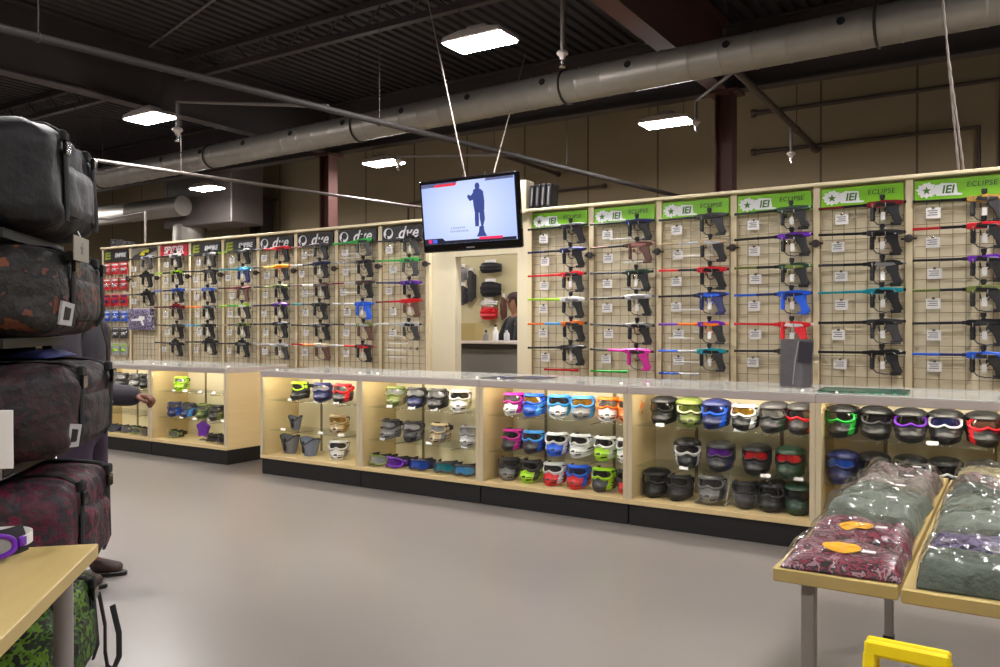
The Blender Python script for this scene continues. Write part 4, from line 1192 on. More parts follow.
# ------------------------------------------------------------------ back room seen through the doorway
struct('wall_backroom', MB().box((-5.5, 9.05, 1.15), (5.0, .1, 2.3)), M_ROOMWALL)
struct('trim_40', MB().box((-4.93, 8.97, 1.75), (.06, .06, 1.1)), M_POST)
t = thing('service_counter', 'dark grey service counter with silver top seen through the doorway', 'counter', (-5.1, 7.5, 0))
put('front_panel', MB().box((0, .3, .56), (2.6, .5, 1.12), 0, None, .004), mat('counter_grey', s(96, 92, 88), .5), t)
put('worktop', MB().box((0, .28, 1.19), (2.66, .6, .03), 0, None, .004), M_ALU, t)
put('edge_band', MB().box((0, .05, 1.148), (2.62, .03, .05), 0, None, .004), M_DARKSTEEL, t)
def hang_item(x, z, w, h, c, label, name='hanging_gear', d=.07, cat='gear', fin='c'):
    t = thing(name, label, cat, (x, 8.93, z))
    def fn(u, v):
        a = (u - .5) * 2
        k = 1 - .25 * abs(a) ** 3
        return (a * w / 2 * (.86 + .14 * math.sin(v * 3)), -.02 - d * max(0, (1 - a * a)) ** .5 * (.6 + .4 * math.sin(v * math.pi)) + .008 * math.sin(v * 17), (v - .5) * h * k)
    put('body', MB().grid(fn, 14, 14).box((0, -.01, 0), (w * .9, .02, h * .75)), C_(c, fin), t)
    put('header_card', MB().box((0, -.03, h / 2 + .015), (w * .5, .004, .05), 0, None, .001), M_WHITE, t)
    put('peg', MB().tube((0, .07, h / 2 + .02), (0, -.05, h / 2 + .02), .005, n=6), M_CHROME, t)
hang_item(-6.25, 1.78, .13, .26, 'charcoal', 'lower dark glove pack on the back room wall')
hang_item(-6.25, 2.06, .1, .2, 'grey', 'upper pale glove pack on the back room wall')
hang_item(-6.12, 1.9, .12, .42, 'charcoal', 'long dark pants pack on the back room wall')
hang_item(-5.82, 2.13, .34, .14, 'black', 'upper black harness pack on the back room wall', d=.1)
hang_item(-5.82, 1.85, .32, .2, 'black', 'lower black harness pack on the back room wall', d=.1)
hang_item(-5.85, 1.675, .27, .07, 'white', 'white boxed item above the red pack on the back room wall', d=.05, fin='s')
hang_item(-5.85, 1.54, .27, .17, 'red', 'red pack on the back room wall', d=.08, fin='s')
hang_item(-5.62, 1.6, .08, .3, 'brown', 'slim brown pack beside the red pack on the back room wall')
for k, (x, h, c, lb) in enumerate(((-5.72, .1, 'charcoal', 'dark squat bottle on the service counter'), (-5.55, .14, 'silver', 'silver bottle on the service counter'), (-5.38, .1, 'grey', 'grey jar on the service counter'), (-5.25, .16, 'white', 'white bottle beside the man at the service counter'), (-5.1, .12, 'silver', 'small silver can nearest the man at the service counter'))):
    t = thing('bottle', lb, 'bottle', (x + .25, 7.75, 1.205), 0, 'bottles on the service counter')
    put('body', MB().lathe([(.03, 0), (.033, .01), (.033, h * .65), (.014, h * .85), (.014, h)], 14), C_(c), t)
    put('cap', MB().lathe([(.016, h), (.016, h + .02), (.01, h + .022)], 12), C_('black'), t)
t = thing('cardboard_bin', 'tan bin standing on the service counter at the doorway edge', 'bin', (-5.35, 7.78, 1.205))
put('walls', MB().box((0, -.09, .1), (.2, .008, .2)).box((0, .09, .1), (.2, .008, .2)).box((-.1, 0, .1), (.008, .18, .2)).box((.1, 0, .1), (.008, .18, .2)).box((0, 0, .004), (.2, .18, .008)), mat('kraft', s(150, 132, 84), .8, var=.05), t)

# ------------------------------------------------------------------ people
def skin_mesh(name, joints, edges, mats, sub=2, root=0):
    """grow one continuous surface around a jointed skeleton: joints = {name: (pos, radius)}"""
    bm = bmesh.new()
    lay = bm.verts.layers.skin.verify()
    idx = {}
    for i, (k, (p, r)) in enumerate(joints.items()):
        v = bm.verts.new(p)
        rr = r if isinstance(r, tuple) else (r, r)
        v[lay].radius = rr
        v[lay].use_root = (i == root)
        idx[k] = v
    for a, c in edges:
        bm.edges.new((idx[a], idx[c]))
    me = bpy.data.meshes.new(name + '_sk')
    bm.to_mesh(me); bm.free()
    o = bpy.data.objects.new(name + '_sk', me)
    col.objects.link(o)
    md = o.modifiers.new('Skin', 'SKIN'); md.use_smooth_shade = True; md.branch_smoothing = .6
    sd = o.modifiers.new('Sub', 'SUBSURF'); sd.levels = sub; sd.render_levels = sub
    bpy.context.view_layer.update()
    out = bpy.data.meshes.new_from_object(o.evaluated_get(bpy.context.evaluated_depsgraph_get()))
    bpy.data.objects.remove(o); bpy.data.meshes.remove(me)
    out.name = name
    out.materials.clear()
    for x in mats: out.materials.append(x)
    out.polygons.foreach_set('use_smooth', [True] * len(out.polygons))
    return out
def chainE(*ks):
    return [(ks[i], ks[i + 1]) for i in range(len(ks) - 1)]
def hand(J, E, wrist, side, d, up, tag_, curl=.5, L=1.0):
    """palm, five fingers and a thumb leaving the side of the palm"""
    w = Vector(J[wrist][0]); d = Vector(d).normalized(); up = Vector(up).normalized(); sd = d.cross(up).normalized()
    palm = w + d * .05
    J[tag_ + 'palm'] = (tuple(palm), (.03, .018)); E.append((wrist, tag_ + 'palm'))
    for k, (o, ln) in enumerate(((-.03, .068), (-.01, .078), (.01, .072), (.03, .056))):
        b0 = w + d * .088 + sd * o
        b1 = b0 + (d * (1 - curl * .5) - up * curl * .6) * ln * .5
        b2 = b1 + (d * (.4 - curl) - up * (.5 + curl * .4)) * ln * .5
        for q, (p, r) in enumerate(((b0, .0095), (b1, .0088), (b2, .0075))):
            J['%sf%d%d' % (tag_, k, q)] = (tuple(p), r)
        E += [(tag_ + 'palm', '%sf%d0' % (tag_, k))] + chainE('%sf%d0' % (tag_, k), '%sf%d1' % (tag_, k), '%sf%d2' % (tag_, k))
    t0 = w + d * .035 + sd * side * .034; t1 = t0 + d * .035 + sd * side * .02 - up * .012; t2 = t1 + d * .03 - up * .012
    J[tag_ + 't0'] = (tuple(t0), .0115); J[tag_ + 't1'] = (tuple(t1), .0095); J[tag_ + 't2'] = (tuple(t2), .008)
    E += [(tag_ + 'palm', tag_ + 't0')] + chainE(tag_ + 't0', tag_ + 't1', tag_ + 't2')
def person(label, loc, rz, skin, top, bottom, shoe, hair, cap=None, l_elb=None, l_hand=None, r_elb=None, r_hand=None, emblem=False, look=0.0, hem=None, scale=1.0):
    """facing local -y; arms given as elbow / hand points in local metres"""
    t = thing('person', label, 'person', loc, rz)
    t.scale = (scale,) * 3
    J, E = {}, []
    def j(k, p, r): J[k] = (p, r)
    j('pel', (0, 0, .94), (.13, .10)); j('waist', (0, -.01, 1.08), (.13, .10)); j('chest', (0, -.005, 1.30), (.165, .115)); j('neckb', (0, .01, 1.46), (.07, .065)); j('neck', (0, .0, 1.53), .052)
    j('jaw', (math.sin(look) * .02, -.026, 1.59), (.066, .074)); j('head', (0, -.005, 1.66), (.084, .098)); j('crown', (0, .004, 1.735), (.066, .078))
    E += chainE('pel', 'waist', 'chest', 'neckb', 'neck', 'jaw', 'head', 'crown')
    arms = {'l': (-1, l_elb, l_hand), 'r': (1, r_elb, r_hand)}
    for k, (sx, el, ha) in arms.items():
        el = el or (sx * .25, .02, 1.12); ha = ha or (sx * .24, -.1, .88)
        shp = (sx * .175, .005, 1.42)
        j(k + 'sh', shp, .062); mid = Vector(shp).lerp(Vector(el), .5); j(k + 'ua', tuple(mid), .05); j(k + 'el', el, .043); mid = Vector(el).lerp(Vector(ha), .45); j(k + 'fa', tuple(mid), .04); j(k + 'wr', ha, (.03, .024))
        E.append(('neckb', k + 'sh')); E += chainE(k + 'sh', k + 'ua', k + 'el', k + 'fa', k + 'wr')
        d = Vector(ha) - Vector(el)
        up = Vector((0, 0, 1)) if abs(d.normalized().z) < .8 else Vector((0, -1, 0))
        hand(J, E, k + 'wr', -sx if up.z else sx, d, up, k, 1.0)
    for k, sx in (('l', -1), ('r', 1)):
        j(k + 'hip', (sx * .075, 0, .84), .078); j(k + 'kn', (sx * .105, -.015, .50), .06); j(k + 'cf', (sx * .108, .01, .34), .056); j(k + 'an', (sx * .11, .02, .09), .038); j(k + 'ft', (sx * .118, -.07, .045), (.042, .03)); j(k + 'toe', (sx * .125, -.13, .032), (.032, .018))
        E.append(('pel', k + 'hip')); E += chainE(k + 'hip', k + 'kn', k + 'cf', k + 'an', k + 'ft', k + 'toe')
    body = link('body', skin_mesh('body', J, E, [skin]), t)
    face = MB()
    face.prism([(-.014, 1.625), (.014, 1.625), (.006, 1.668), (-.006, 1.668)], -.115, -.09, 0, None, .004)
    for sx in (-1, 1):
        face.lathe([(.0, -.004), (.013, -.002), (.018, .004), (.012, .01), (.0, .012)], 10, 0, Matrix.Translation((sx * .083, .005, 1.65)) @ Matrix.Rotation(R(90), 4, 'Y'))
    put('nose_and_ears', face, skin, body)
    for sx in (-1, 1):
        put('eye', MB().lathe([(.0, -.006), (.008, -.003), (.01, 0), (.008, .003), (.0, .006)], 10, 0, Matrix.Translation((sx * .03, -.093, 1.672)) @ Matrix.Rotation(R(90), 4, 'X')), C_('black'), body)
    put('mouth', MB().path([(-.022, -.092, 1.602), (0, -.099, 1.6), (.022, -.092, 1.602)], [.003, .005, .003], 6), mat('lip', s(120, 70, 64), .6), body)
    def sub(keys, grow):
        return {k: (J[k][0], tuple(x + grow for x in (J[k][1] if isinstance(J[k][1], tuple) else (J[k][1],) * 2))) for k in keys}
    tk = ['pel', 'waist', 'chest', 'neckb'] + [a + b_ for a in 'lr' for b_ in ('sh', 'ua', 'el', 'fa')]
    jt = sub(tk, .016)
    jt['pel'] = ((0, 0, .82), (.185, .15))
    jt['waist'] = ((0, 0, 1.04), (.168, .132))
    for a in 'lr':
        jt[a + 'sh'] = (jt[a + 'sh'][0], (.088, .088)); jt[a + 'ua'] = (jt[a + 'ua'][0], (.076, .076))
    jt['chest'] = (jt['chest'][0], (.19, .14))
    jt['neckb'] = ((0, .012, 1.475), (.085, .075))
    jt['collar'] = ((0, .006, 1.52), (.068, .066))
    for a in 'lr':
        jt[a + 'fa'] = (jt[a + 'fa'][0], (.066, .066)); jt[a + 'el'] = (jt[a + 'el'][0], (.07, .07))
        wv = Vector(J[a + 'fa'][0]).lerp(Vector(J[a + 'wr'][0]), 1.3)
        jt[a + 'cuff'] = (tuple(wv), .058)
    te = [e for e in E if e[0] in jt and e[1] in jt] + [('neckb', 'collar')] + [(a + 'fa', a + 'cuff') for a in 'lr']
    jacket = link('jacket', skin_mesh('jacket', jt, te, [top]), t)
    if emblem:
        e0 = Vector(J['lfa'][0]); 
        put('sleeve_emblem', MB().prism([(-.035, -.04), (.03, -.045), (.04, .03), (-.02, .045)], -.003, .003).prism([(-.012, -.03), (.012, -.03), (.012, .03), (-.012, .03)], -.006, .006), M_WHITE, jacket, (e0.x - .066, e0.y - .07, e0.z), (0, 0, R(90)))
    if hem:
        put('shirt_hem', MB().grid(lambda u, v: (.168 * math.sin(2 * math.pi * u), -.132 * math.cos(2 * math.pi * u), .67 + .09 * v), 24, 2, closed=True), hem, t)
    lk = [a + b_ for a in 'lr' for b_ in ('hip', 'kn', 'cf', 'an')]
    jl = sub(lk, .014)
    for a, sx in (('l', -1), ('r', 1)):
        jl[a + 'hip'] = ((sx * .082, 0, .80), (.108, .112))
    jl = {'pel': ((0, 0, 1.0), (.165, .13)), 'crotch': ((0, 0, .89), (.165, .13)), **jl}
    link('trousers', skin_mesh('trousers', jl, [('pel', 'crotch'), ('crotch', 'lhip'), ('crotch', 'rhip')] + [e for e in E if e[0] in jl and e[1] in jl and e[0] != 'pel'], [bottom]), t)
    for a in 'lr':
        js = sub([a + 'an', a + 'ft', a + 'toe'], .016)
        js[a + 'toe'] = (tuple(Vector(J[a + 'toe'][0]) + Vector((0, -.035, .006))), (.048, .032))
        js[a + 'an'] = (tuple(Vector(js[a + 'an'][0]) - Vector((0, 0, .02))), .045)
        so = link('shoe', skin_mesh('shoe', js, chainE(a + 'an', a + 'ft', a + 'toe'), [shoe]), t)
        fx = J[a + 'ft'][0][0]
        put('sole', MB().prism([(fx + (.05 + .006 * math.cos(2 * q)) * math.cos(q), .125 * math.sin(q) + .07) for q in [2 * math.pi * k / 18 for k in range(18)]], -.024, -.0, 0, Matrix.Rotation(R(-90), 4, 'X') @ Matrix.Scale(-1, 4, (0, 0, 1)), .004), M_BLACK, so)
    hb = MB()
    def hfn(u, v):
        a = 2 * math.pi * u
        e = v * math.pi / 2 * .98
        front = math.cos(a) > .35
        low = 1.69 if front else 1.6
        return (math.sin(a) * .086 * math.cos(e), -math.cos(a) * .102 * math.cos(e) - .0, low + (1.765 - low) * math.sin(e))
    hb.grid(hfn, 24, 8, closed=True)
    put('hair', hb, hair, t)
    put('jacket_zip', MB().path([(0, -.142, .84), (0, -.138, 1.04), (0, -.145, 1.3), (0, -.1, 1.47)], .006, 6), M_DARKSTEEL, jacket)
    if cap:
        cb = MB().grid(lambda u, v: (math.sin(2 * math.pi * u) * .094 * math.cos(v * 1.54), -math.cos(2 * math.pi * u) * .11 * math.cos(v * 1.54), 1.7 + .085 * math.sin(v * 1.54)), 24, 8, closed=True)
        cb.grid(lambda u, v: (math.sin((u - .5) * 1.8) * (.09 + .0 * v), -.1 * math.cos((u - .5) * 1.8) - .075 * v, 1.705 - .012 * v), 12, 3)
        put('cap', cb, cap, t)
    return t
SK1 = mat('warm_skin', s(150, 104, 80), .6)
person("shopper in a dark jacket reaching a hand toward the display case", (-4.225, 2.47, 0), R(122.5), mat('brown_skin', s(112, 68, 52), .6), mat('charcoal_jacket', s(52, 46, 54), .8, var=.1, scale=30), mat('plum_trousers', s(58, 44, 66), .8, var=.1, scale=30), mat('brown_shoe', s(66, 46, 42), .6), C_('black', 'c'),
       l_elb=(-.225, -.06, 1.075), l_hand=(-.205, -.375, 1.05), r_elb=(.24, .03, 1.12), r_hand=(.22, .0, .87), emblem=True, scale=.96)
person('man in a black shirt and dark cap working in the back room', (-5.1, 8.35, 0), R(-35), SK1, mat('black_shirt', s(26, 25, 30), .85), C_('charcoal', 'c'), C_('black'), mat('dark_hair', s(40, 26, 24), .9), cap=mat('maroon_cap', s(52, 26, 28), .8),
       l_elb=(-.27, -.1, 1.12), l_hand=(-.12, -.34, 1.14), r_elb=(.27, -.1, 1.12), r_hand=(.12, -.34, 1.14))

# ------------------------------------------------------------------ bag rack beside the viewer (turned 45 degrees to the shop)
A45 = R(45)
RK = Vector((-2.296, 1.391, 0)) + Vector((.7071, .7071, 0)) * -.2 + Vector((-.7071, .7071, 0)) * .04
def rk(x, y, z):
    return RK + Vector((.7071 * x - .7071 * y, .7071 * x + .7071 * y, z))
t = thing('bag_rack', 'tall black metal rack stacked with gear bags at the aisle edge', 'rack', RK, A45)
for px, py in ((-.14, .08), (-.14, .66), (-1.0, .08), (-1.0, .66)):
    put('post', MB().box((px, py, 1.0), (.035, .035, 2.0), 0, None, .004).box((px, py, .01), (.06, .06, .02), 0, None, .004), M_BLACK, t)
SHZ = [.10, .50, .93, 1.325, 1.66]
for z in SHZ:
    b = MB()
    for yy in (.08, .66):
        b.box((-.55, yy, z - .015), (.92, .025, .03))
    for xx in (-.1, -1.0):
        b.box((xx, .365, z - .015), (.025, .6, .03))
    for k in range(11):
        b.box((-.14 - k * .081, .365, z - .008), (.012, .65, .012))
    put('shelf', b, M_BLACK, t)
def gear_bag(loc, rz, L, W, H, body, trim, label, sag=.0, emblem=True, strap=True, hang=False):
    """duffel: long axis local y, end pocket at -y, side pocket facing +x"""
    t = thing('gear_bag', label, 'bag', loc, rz, 'gear bags on the rack')
    e = .24
    def sgn(v, p): return math.copysign(abs(v) ** p, v)
    def fn(u, v):
        a = 2 * math.pi * u
        q = (v - .5) * 2
        k = (1 - abs(q) ** 7) ** .5 if abs(q) < 1 else 0
        k = max(k, .02)
        x = sgn(math.cos(a), e * 1.3) * W / 2 * (.25 + .75 * k)
        z = sgn(math.sin(a), e * 1.3) * H / 2 * (.2 + .8 * k)
        y = q * L / 2
        p = Vector((x * 4, y * 4, z * 4)) + Vector((loc[0], loc[1], loc[2]))
        w = noise.noise(p * 1.1) * .03 + noise.noise(p * 2.6) * .022 + abs(noise.noise(p * 3.6)) * .034
        z2 = z * (1 - sag * (1 - q * q) * (1 if z > 0 else 0)) 
        return (x * (1 + w * 1.7), y * (1 + w * .6), H / 2 + z2 * (1 + (w * 2.0 if z > 0 else 0)))
    b = MB().grid(fn, 72, 56, closed=True)
    b.add([fn(i / 72, 0) for i in range(72)], [tuple(range(71, -1, -1))], 0, True).add([fn(i / 72, 1) for i in range(72)], [tuple(range(72))], 0, True)
    put('main_compartment', b, body, t)
    # raised pocket on the long side
    def pk(u, v):
        a, c = (u - .5) * 2, (v - .5) * 2
        k = (max(0, 1 - a ** 6) * max(0, 1 - c ** 6)) ** .5
        return (W / 2 * .93 + .055 * k + .006 * noise.noise(Vector((u * 5, v * 5, loc[2] * 3))), a * L * .26 + .04 * L, H * .42 + c * H * .27)
    put('side_pocket', MB().grid(pk, 16, 12), trim, t)
    ep = MB().grid(lambda u, v: ((u - .5) * W * .66, -L / 2 - .045 * (max(0, 1 - (2 * u - 1) ** 6) * max(0, 1 - (2 * v - 1) ** 6)) ** .5 + .03, H * .2 + v * H * .55), 14, 12)
    put('end_pocket', ep, trim, t)
    zp = [fn(.25 - .0, i / 20) for i in range(2, 19)]
    put('zipper', MB().path([(p[0], p[1], p[2] + .003) for p in zp], .008, 6, flat=.5), M_BLACK, t)
    for yy in (-L * .2, L * .24):
        pts = []
        for i in range(15):
            u = -.06 + .62 * i / 14
            p = fn(u % 1, .5 + yy / L)
            c = Vector((0, 0, H / 2))
            d = (Vector((p[0], 0, p[2])) - c)
            pts.append(c + d * 1.03 + Vector((0, yy, 0)))
        b = MB().path(pts, .021, 8, flat=.22)
        b.box((pts[3].x, yy, pts[3].z), (.02, .05, .035), 0, None, .005)
        put('strap', b, C_('black', 'c'), t)
        put('buckle', MB().box((pts[2].x + .006, yy, pts[2].z), (.012, .055, .045), 0, None, .004), M_GLOSSBLACK, t)
    if strap:
        hy = [(W * .22 * math.cos(a), L * .24 * math.cos(a), H - .004 + .014 * math.sin(a)) for a in [math.pi * i / 10 for i in range(11)]]
        put('carry_handle', MB().path(hy, .013, 8, flat=.6), C_('black', 'c'), t)
    if emblem:
        q = MB()
        q.prism([(-.04, -.035), (.03, -.04), (.042, .03), (-.028, .04)], -.004, .004, 0, Matrix.Rotation(R(90), 4, 'Z'))
        q.prism([(-.02, -.02), (.012, -.022), (.02, .016), (-.014, .022)], -.006, .006, 1, Matrix.Rotation(R(90), 4, 'Z'))
        ep_ = fn(.985, .20)
        put('emblem_patch', q, [mat('patch_grey', s(176, 172, 174), .7), M_BLACK], t, (ep_[0] + .007, ep_[1], ep_[2]), (0, R(4), R(-14)))
    if hang:
        lp = [(W / 2 + .02, L * .3, H * .75), (W / 2 + .035, L * .33, H * .4), (W / 2 + .03, L * .36, H * .1), (W / 2 + .035, L * .38, -.03), (W / 2 + .05, L * .41, -.05), (W / 2 + .065, L * .45, -.01), (W / 2 + .06, L * .48, H * .2), (W / 2 + .035, L * .49, H * .5)]
        put('loose_strap', MB().path(lp, .014, 8, flat=.4), C_('black', 'c'), t)
    return t
DK = s(30, 28, 32)
BW = .9
M_BAGBLACK = mat('black_nylon', s(17, 16, 19), .6, var=.2, scale=25, bump=.8, bscale=7)
bag_specs = [
    (SHZ[4], .36, M_BAGBLACK, mat('grey_nylon', s(36, 35, 41), .5, var=.25, scale=20, bump=.8, bscale=8), 'black gear bag with grey pockets on the topmost shelf of the rack', .05, .70),
    (SHZ[3], .295, camo('rust_camo', [s(120, 62, 34), s(24, 20, 20), s(34, 31, 28), s(20, 18, 18), s(96, 48, 30)], 8, .65, 0, .8), camo('rust_camo_dark', [s(70, 40, 28), s(26, 24, 24), s(36, 33, 32), s(88, 46, 30)], 9, .65, 0, .8), 'black and rust-orange patterned gear bag on the second shelf from the top', .04, .71),
    (SHZ[2], .315, camo('maroon_camo', [s(26, 21, 24), s(48, 22, 28), s(32, 27, 31), s(60, 28, 35)], 8, .65, 0, .8), camo('maroon_camo_dark', [s(36, 29, 33), s(44, 25, 31), s(28, 24, 27), s(52, 42, 45)], 8, .65, 0, .8), 'dark maroon gear bag on the middle shelf at arm height', .05, .73),
    (SHZ[1], .375, camo('pink_camo', [s(24, 20, 24), s(104, 24, 52), s(44, 35, 42), s(76, 20, 42), s(54, 44, 50)], 8, .65, 0, .8), camo('pink_camo_dark', [s(36, 30, 36), s(100, 24, 50), s(26, 22, 26), s(62, 24, 40)], 9, .65, 0, .8), 'black and raspberry-pink patterned gear bag behind the birch table corner', .06, .70),
    (SHZ[0], .36, camo('lime_camo', [s(20, 24, 19), s(66, 104, 24), s(32, 42, 26), s(92, 130, 28), s(25, 29, 22)], 11, .65, 0, .8), camo('lime_camo_dark', [s(24, 28, 21), s(62, 100, 24), s(28, 33, 25), s(84, 122, 30)], 11, .65, 0, .8), 'lime green and black patterned bag on the lowest shelf, strap hanging to the floor', .04, .70),
]
for i, (z, H, m1, m2, lb, sg, L) in enumerate(bag_specs):
    gear_bag(rk(-.40 + (.04, .06, .085, .085, .04)[i], .385 + (.02, .02, .03, .03, .03)[i], z + .001), A45, L, BW * .84, H, m1, m2, lb, sg, i != 0, i != 4, i == 4)
t = thing('folded_jersey', 'folded blue and black jersey tucked above the maroon bag', 'jersey', rk(-.36, .5, SHZ[2] + .325), A45)
PF = {}
def pillow(w, d, h, seed, n=18):
    def fn(u, v):
        a, c = (u - .5) * 2, (v - .5) * 2
        k = (max(0, 1 - a ** 6) * max(0, 1 - c ** 6)) ** .5
        r = 1 + .03 * noise.noise(Vector((u * 3, v * 3, seed)))
        hh = h * k * (.8 + .35 * noise.noise(Vector((u * 2.5, v * 2.5, seed * 2))) + .12 * noise.noise(Vector((u * 9, v * 6, seed))))
        return (a * w / 2 * r, c * d / 2 * r, max(.004, hh))
    PF['fn'] = fn
    b = MB().grid(fn, n, n)
    b.grid(lambda u, v: (lambda p: (p[0], p[1], 0.0))(fn(1 - u, v)), n, n)
    per = [(i / n, 0) for i in range(n)] + [(1, i / n) for i in range(n)] + [(1 - i / n, 1) for i in range(n)] + [(0, 1 - i / n) for i in range(n)]
    top = [fn(*p) for p in per]
    bot = [(p[0], p[1], 0) for p in top]
    N = len(per)
    b.add(top + bot, [(i, N + i, N + (i + 1) % N, (i + 1) % N) for i in range(N)], 0, True)
    return b
put('folded_cloth', pillow(.62, .36, .035, 5), mat('blue_cloth', s(30, 36, 96), .8, var=.3, scale=14), t)
put('collar', MB().path([(.12 * math.cos(a) + .1,   .05 * math.sin(a), .034) for a in [2 * math.pi * i / 16 for i in range(16)]], .008, 6, closed=True), C_('black', 'c'), t)
t = thing('shelf_sign', 'plain white card sign clipped to the front of the rack', 'sign', rk(-.125, -.03, .93), A45)
put('card', MB().box((.005, 0, .104), (.18, .004, .17), 0, None, .001), M_WHITE, t)
for sx in (-.06, .06):
    put('clip_arm', MB().path([(sx, .1, -.012), (sx, .004, -.012), (sx, .004, .06)], .004, 6), M_CHROME, t)

t = thing('hang_label', 'white printed hang label between the top two bags on the rack', 'label', rk(.055, .27, 1.615), A45)
put('card', MB().box((.02, 0, 0), (.004, .17, .08), 0, None, .001).prism(star(0, 0, .022), .0, .001, 1, Matrix.Translation((.0235, 0, 0)) @ Matrix.Rotation(R(90), 4, 'Z')), [M_SIGNGREY, M_INK], t)
put('string', MB().tube((.02, 0, .036), (.01, 0, .06), .002, n=5), M_WHITE, t)

# ------------------------------------------------------------------ birch table by the rack
t = thing('birch_table', 'birch-topped table with grey legs turned at an angle beside the bag rack', 'table', (-2.296, 1.391, 0), R(-45))
# local x runs along the near edge (towards +x,-y in the shop), local -y runs away from it
put('table_top', MB().box((.65, -.42, .70), (1.3, .84, .04), 0, None, .003), M_WOODTOP, t)
for lx, ly in ((.232, -.03), (1.2, -.05), (.1, -.78), (1.2, -.78)):
    put('leg', MB().tube((lx, ly, .0), (lx, ly, .682), .024, n=16).tube((lx, ly, 0), (lx, ly, .012), .03, n=16), M_LEG, t)
put('apron', MB().box((.65, -.06, .655), (1.1, .02, .05)).box((.65, -.76, .655), (1.1, .02, .05)), M_LEG, t)
mask(-2.41, 1.16, .7205, ('silver', 'silver', 'purple', 'silver', 'white', 'g'), 'silver goggles with purple rim lying on the birch table', R(30), .9, None)

# ------------------------------------------------------------------ clothing tables
t = thing('clothing_table', 'birch table of two top boards stacked with film-wrapped clothing packs', 'table', (-.555, 2.225, 0))
put('top_board', MB().box((.152, .86, .70), (.303, 1.72, .036), 0, None, .003), M_WOODTOP, t)
put('top_board', MB().box((.615, .862, .694), (.61, 1.71, .036), 0, None, .003), M_WOODTOP, t)
for lx in (.082, .86):
    for ly in (.06, 1.66):
        put('leg', MB().box((lx, ly, .339), (.036, .036, .678), 0, None, .003).box((lx, ly, .012), (.042, .042, .024), 1), [M_LEG, M_BLACK], t)
put('cross_bar', MB().box((.47, 1.66, .655), (.74, .025, .04), 0, None, .002), M_LEG, t)
TZ = .7185
M_BAGFILM = glass('package_film', (.97, .97, .96), .65, .15, .045)
def pack(x, y, z, w, d, h, m, label, seed, rx=0.0, rz=0.0, badge=None):
    t = thing('clothing_pack', label, 'clothing pack', (x, y, z), rz, 'folded clothing packs in clear film')
    t.rotation_euler = (rx, 0, rz)
    put('garment', pillow(w, d, h, seed), m, t)
    put('clear_film', MB().grid(lambda u, v: (lambda a, c: (a * (w / 2 + .005), c * (d / 2 + .008), .003 + (h + .006) * (max(0, 1 - a ** 8) * max(0, 1 - c ** 8)) ** .5 * (.92 + .3 * noise.noise(Vector((u * 2.5, v * 2.5, seed * 2))) + .19 * noise.noise(Vector((u * 11, v * 8, seed + 3))))))((u - .5) * 2, (v - .5) * 2), 30, 30), M_BAGFILM, t)
    if badge:
        pf = PF['fn']
        put('printed_badge', MB().grid(lambda u, v: (lambda q: (q[0], q[1], q[2] + .004))(pf(.47 + .17 * (1 - v) * math.cos(2 * math.pi * u), .47 + .15 * (1 - v) * math.sin(2 * math.pi * u))), 24, 4, closed=True), badge, t)
    put('size_sticker', MB().box((w * .22, -d * .2, h * 1.02), (.03, .018, .002), 0, None, .0005), M_WHITE, t)
    return t
CAMO_M = camo('floral_maroon', [s(36, 20, 26), s(112, 28, 48), s(150, 116, 126), s(44, 18, 26), s(128, 42, 62), s(40, 34, 38), s(140, 108, 116)], 17, .5, .2, .25)
CAMO_B = camo('brown_digital', [s(96, 86, 78), s(140, 110, 110), s(70, 64, 58), s(120, 116, 108)], 24, .6, .1, .2)
CAMO_P = camo('purple_digital', [s(52, 40, 76), s(110, 98, 130), s(38, 32, 52), s(84, 66, 118)], 26, .5, .2, .25)
GREY_G = mat('grey_green_knit', s(108, 115, 104), .85, var=.15, scale=40, bump=.25, bscale=90)
DARK_G = mat('dark_green_knit', s(72, 80, 70), .8, var=.25, scale=40, bump=.3, bscale=70)
TAUPE = mat('taupe_knit', s(134, 124, 115), .85, var=.1, scale=40, bump=.2, bscale=80)
OLIVE = mat('olive_knit', s(148, 138, 102), .85, var=.15, scale=40, bump=.2, bscale=80)
FLAME = mat('flame_badge', s(250, 170, 40), .4, var=.3, scale=30)
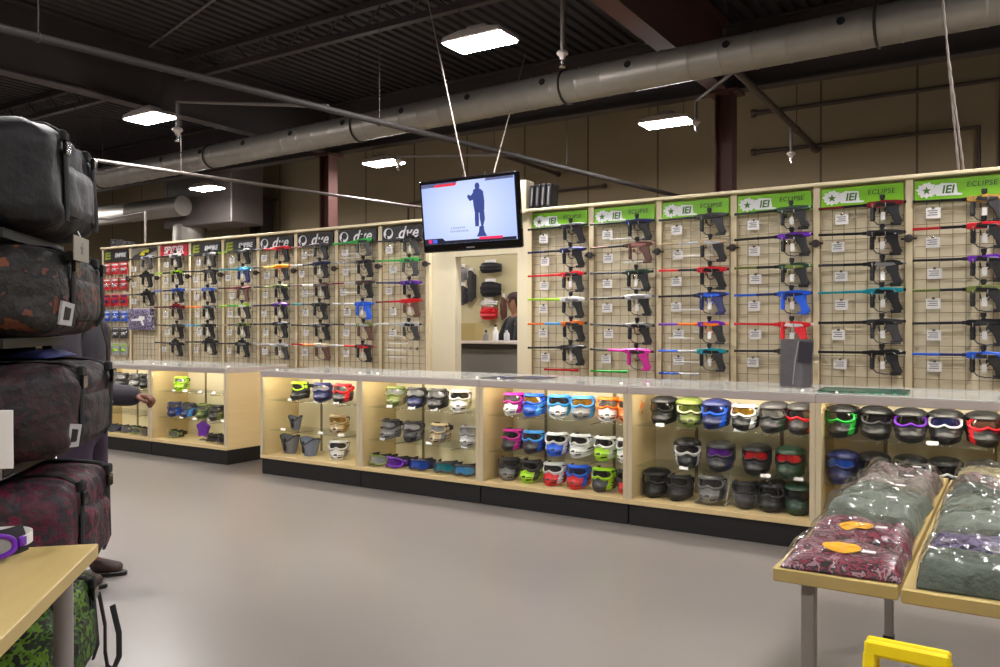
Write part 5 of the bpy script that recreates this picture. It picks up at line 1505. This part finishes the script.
Lp = [(2.36, .05, CAMO_M, 'maroon floral clothing pack with orange badge at the front of the narrow board', FLAME, 0.29), (2.60, .065, CAMO_M, 'second maroon floral clothing pack lying behind the front one', FLAME, .28),
      (2.86, .105, GREY_G, 'puffy grey-green clothing pack behind the maroon floral ones', None, .27), (3.12, .10, GREY_G, 'grey-green clothing pack, second behind the maroon ones', None, .27),
      (3.36, .095, TAUPE, 'taupe clothing pack toward the far end of the narrow board', None, .26), (3.62, .09, CAMO_B, 'brown digital-print clothing pack at the far end of the narrow board', None, .27)]
for k, (y, h, m, lb, bd, w) in enumerate(Lp):
    pack(-.395, y, TZ + .002, w, .25, h, m, lb, 3.1 + k * 1.7, R(0), R(random.uniform(-4, 4)), bd)
Rp = [(2.375, .075, DARK_G, 'ribbed dark green clothing pack at the front of the wider board'), (2.61, .075, CAMO_P, 'purple digital-print clothing pack second from the board front, beside the seam'), (2.85, .09, GREY_G, 'grey-green clothing pack third from the front of the wider board'),
      (3.08, .095, GREY_G, 'grey-green clothing pack fourth from the front of the wider board'), (3.3, .095, DARK_G, 'dark green clothing pack fifth from the front of the wider board'), (3.52, .09, CAMO_B, 'brown digital-print clothing pack on the wider board, second from far end'), (3.76, .09, OLIVE, 'olive clothing pack at the far end of the wider board')]
for k, (y, h, m, lb) in enumerate(Rp):
    pack(-.07, y, TZ - .004, .30, .245 if k < 6 else .22, h, m, lb, 21.3 + k * 2.3, 0, R(random.uniform(-3, 3)))

# ------------------------------------------------------------------ yellow floor sign
t = thing('floor_sign', 'yellow plastic folding floor sign standing in front of the clothing tables', 'floor sign', (-.213, 2.06, 0), R(-2))
M_YEL = mat('yellow_plastic', s(242, 210, 16), .4, var=.05, scale=20)
for sy, ttl in ((-1, 'front'), (1, 'rear')):
    X_ = Matrix.Translation((0, sy * .012, .635)) @ Matrix.Rotation(R(14 * sy), 4, 'X')
    b = MB()
    h = .65
    b.box((0, 0, -.0175), (.175, .018, .035), 0, X_, .006)
    for sx in (-1, 1):
        b.box((sx * .075, 0, -.07), (.028, .018, .09), 0, X_, .005)
    b.prism([(-.089, -.1), (.089, -.1), (.145, -.62), (.145, -.648), (.1, -.648), (.1, -.62), (-.1, -.62), (-.1, -.648), (-.145, -.648), (-.145, -.62)], -.009, .009, 0, X_, .004)
    put('panel', b, M_YEL, t)
put('hinge_pin', MB().tube((-.08, 0, .615), (.08, 0, .615), .006, n=8), M_BLACK, t)
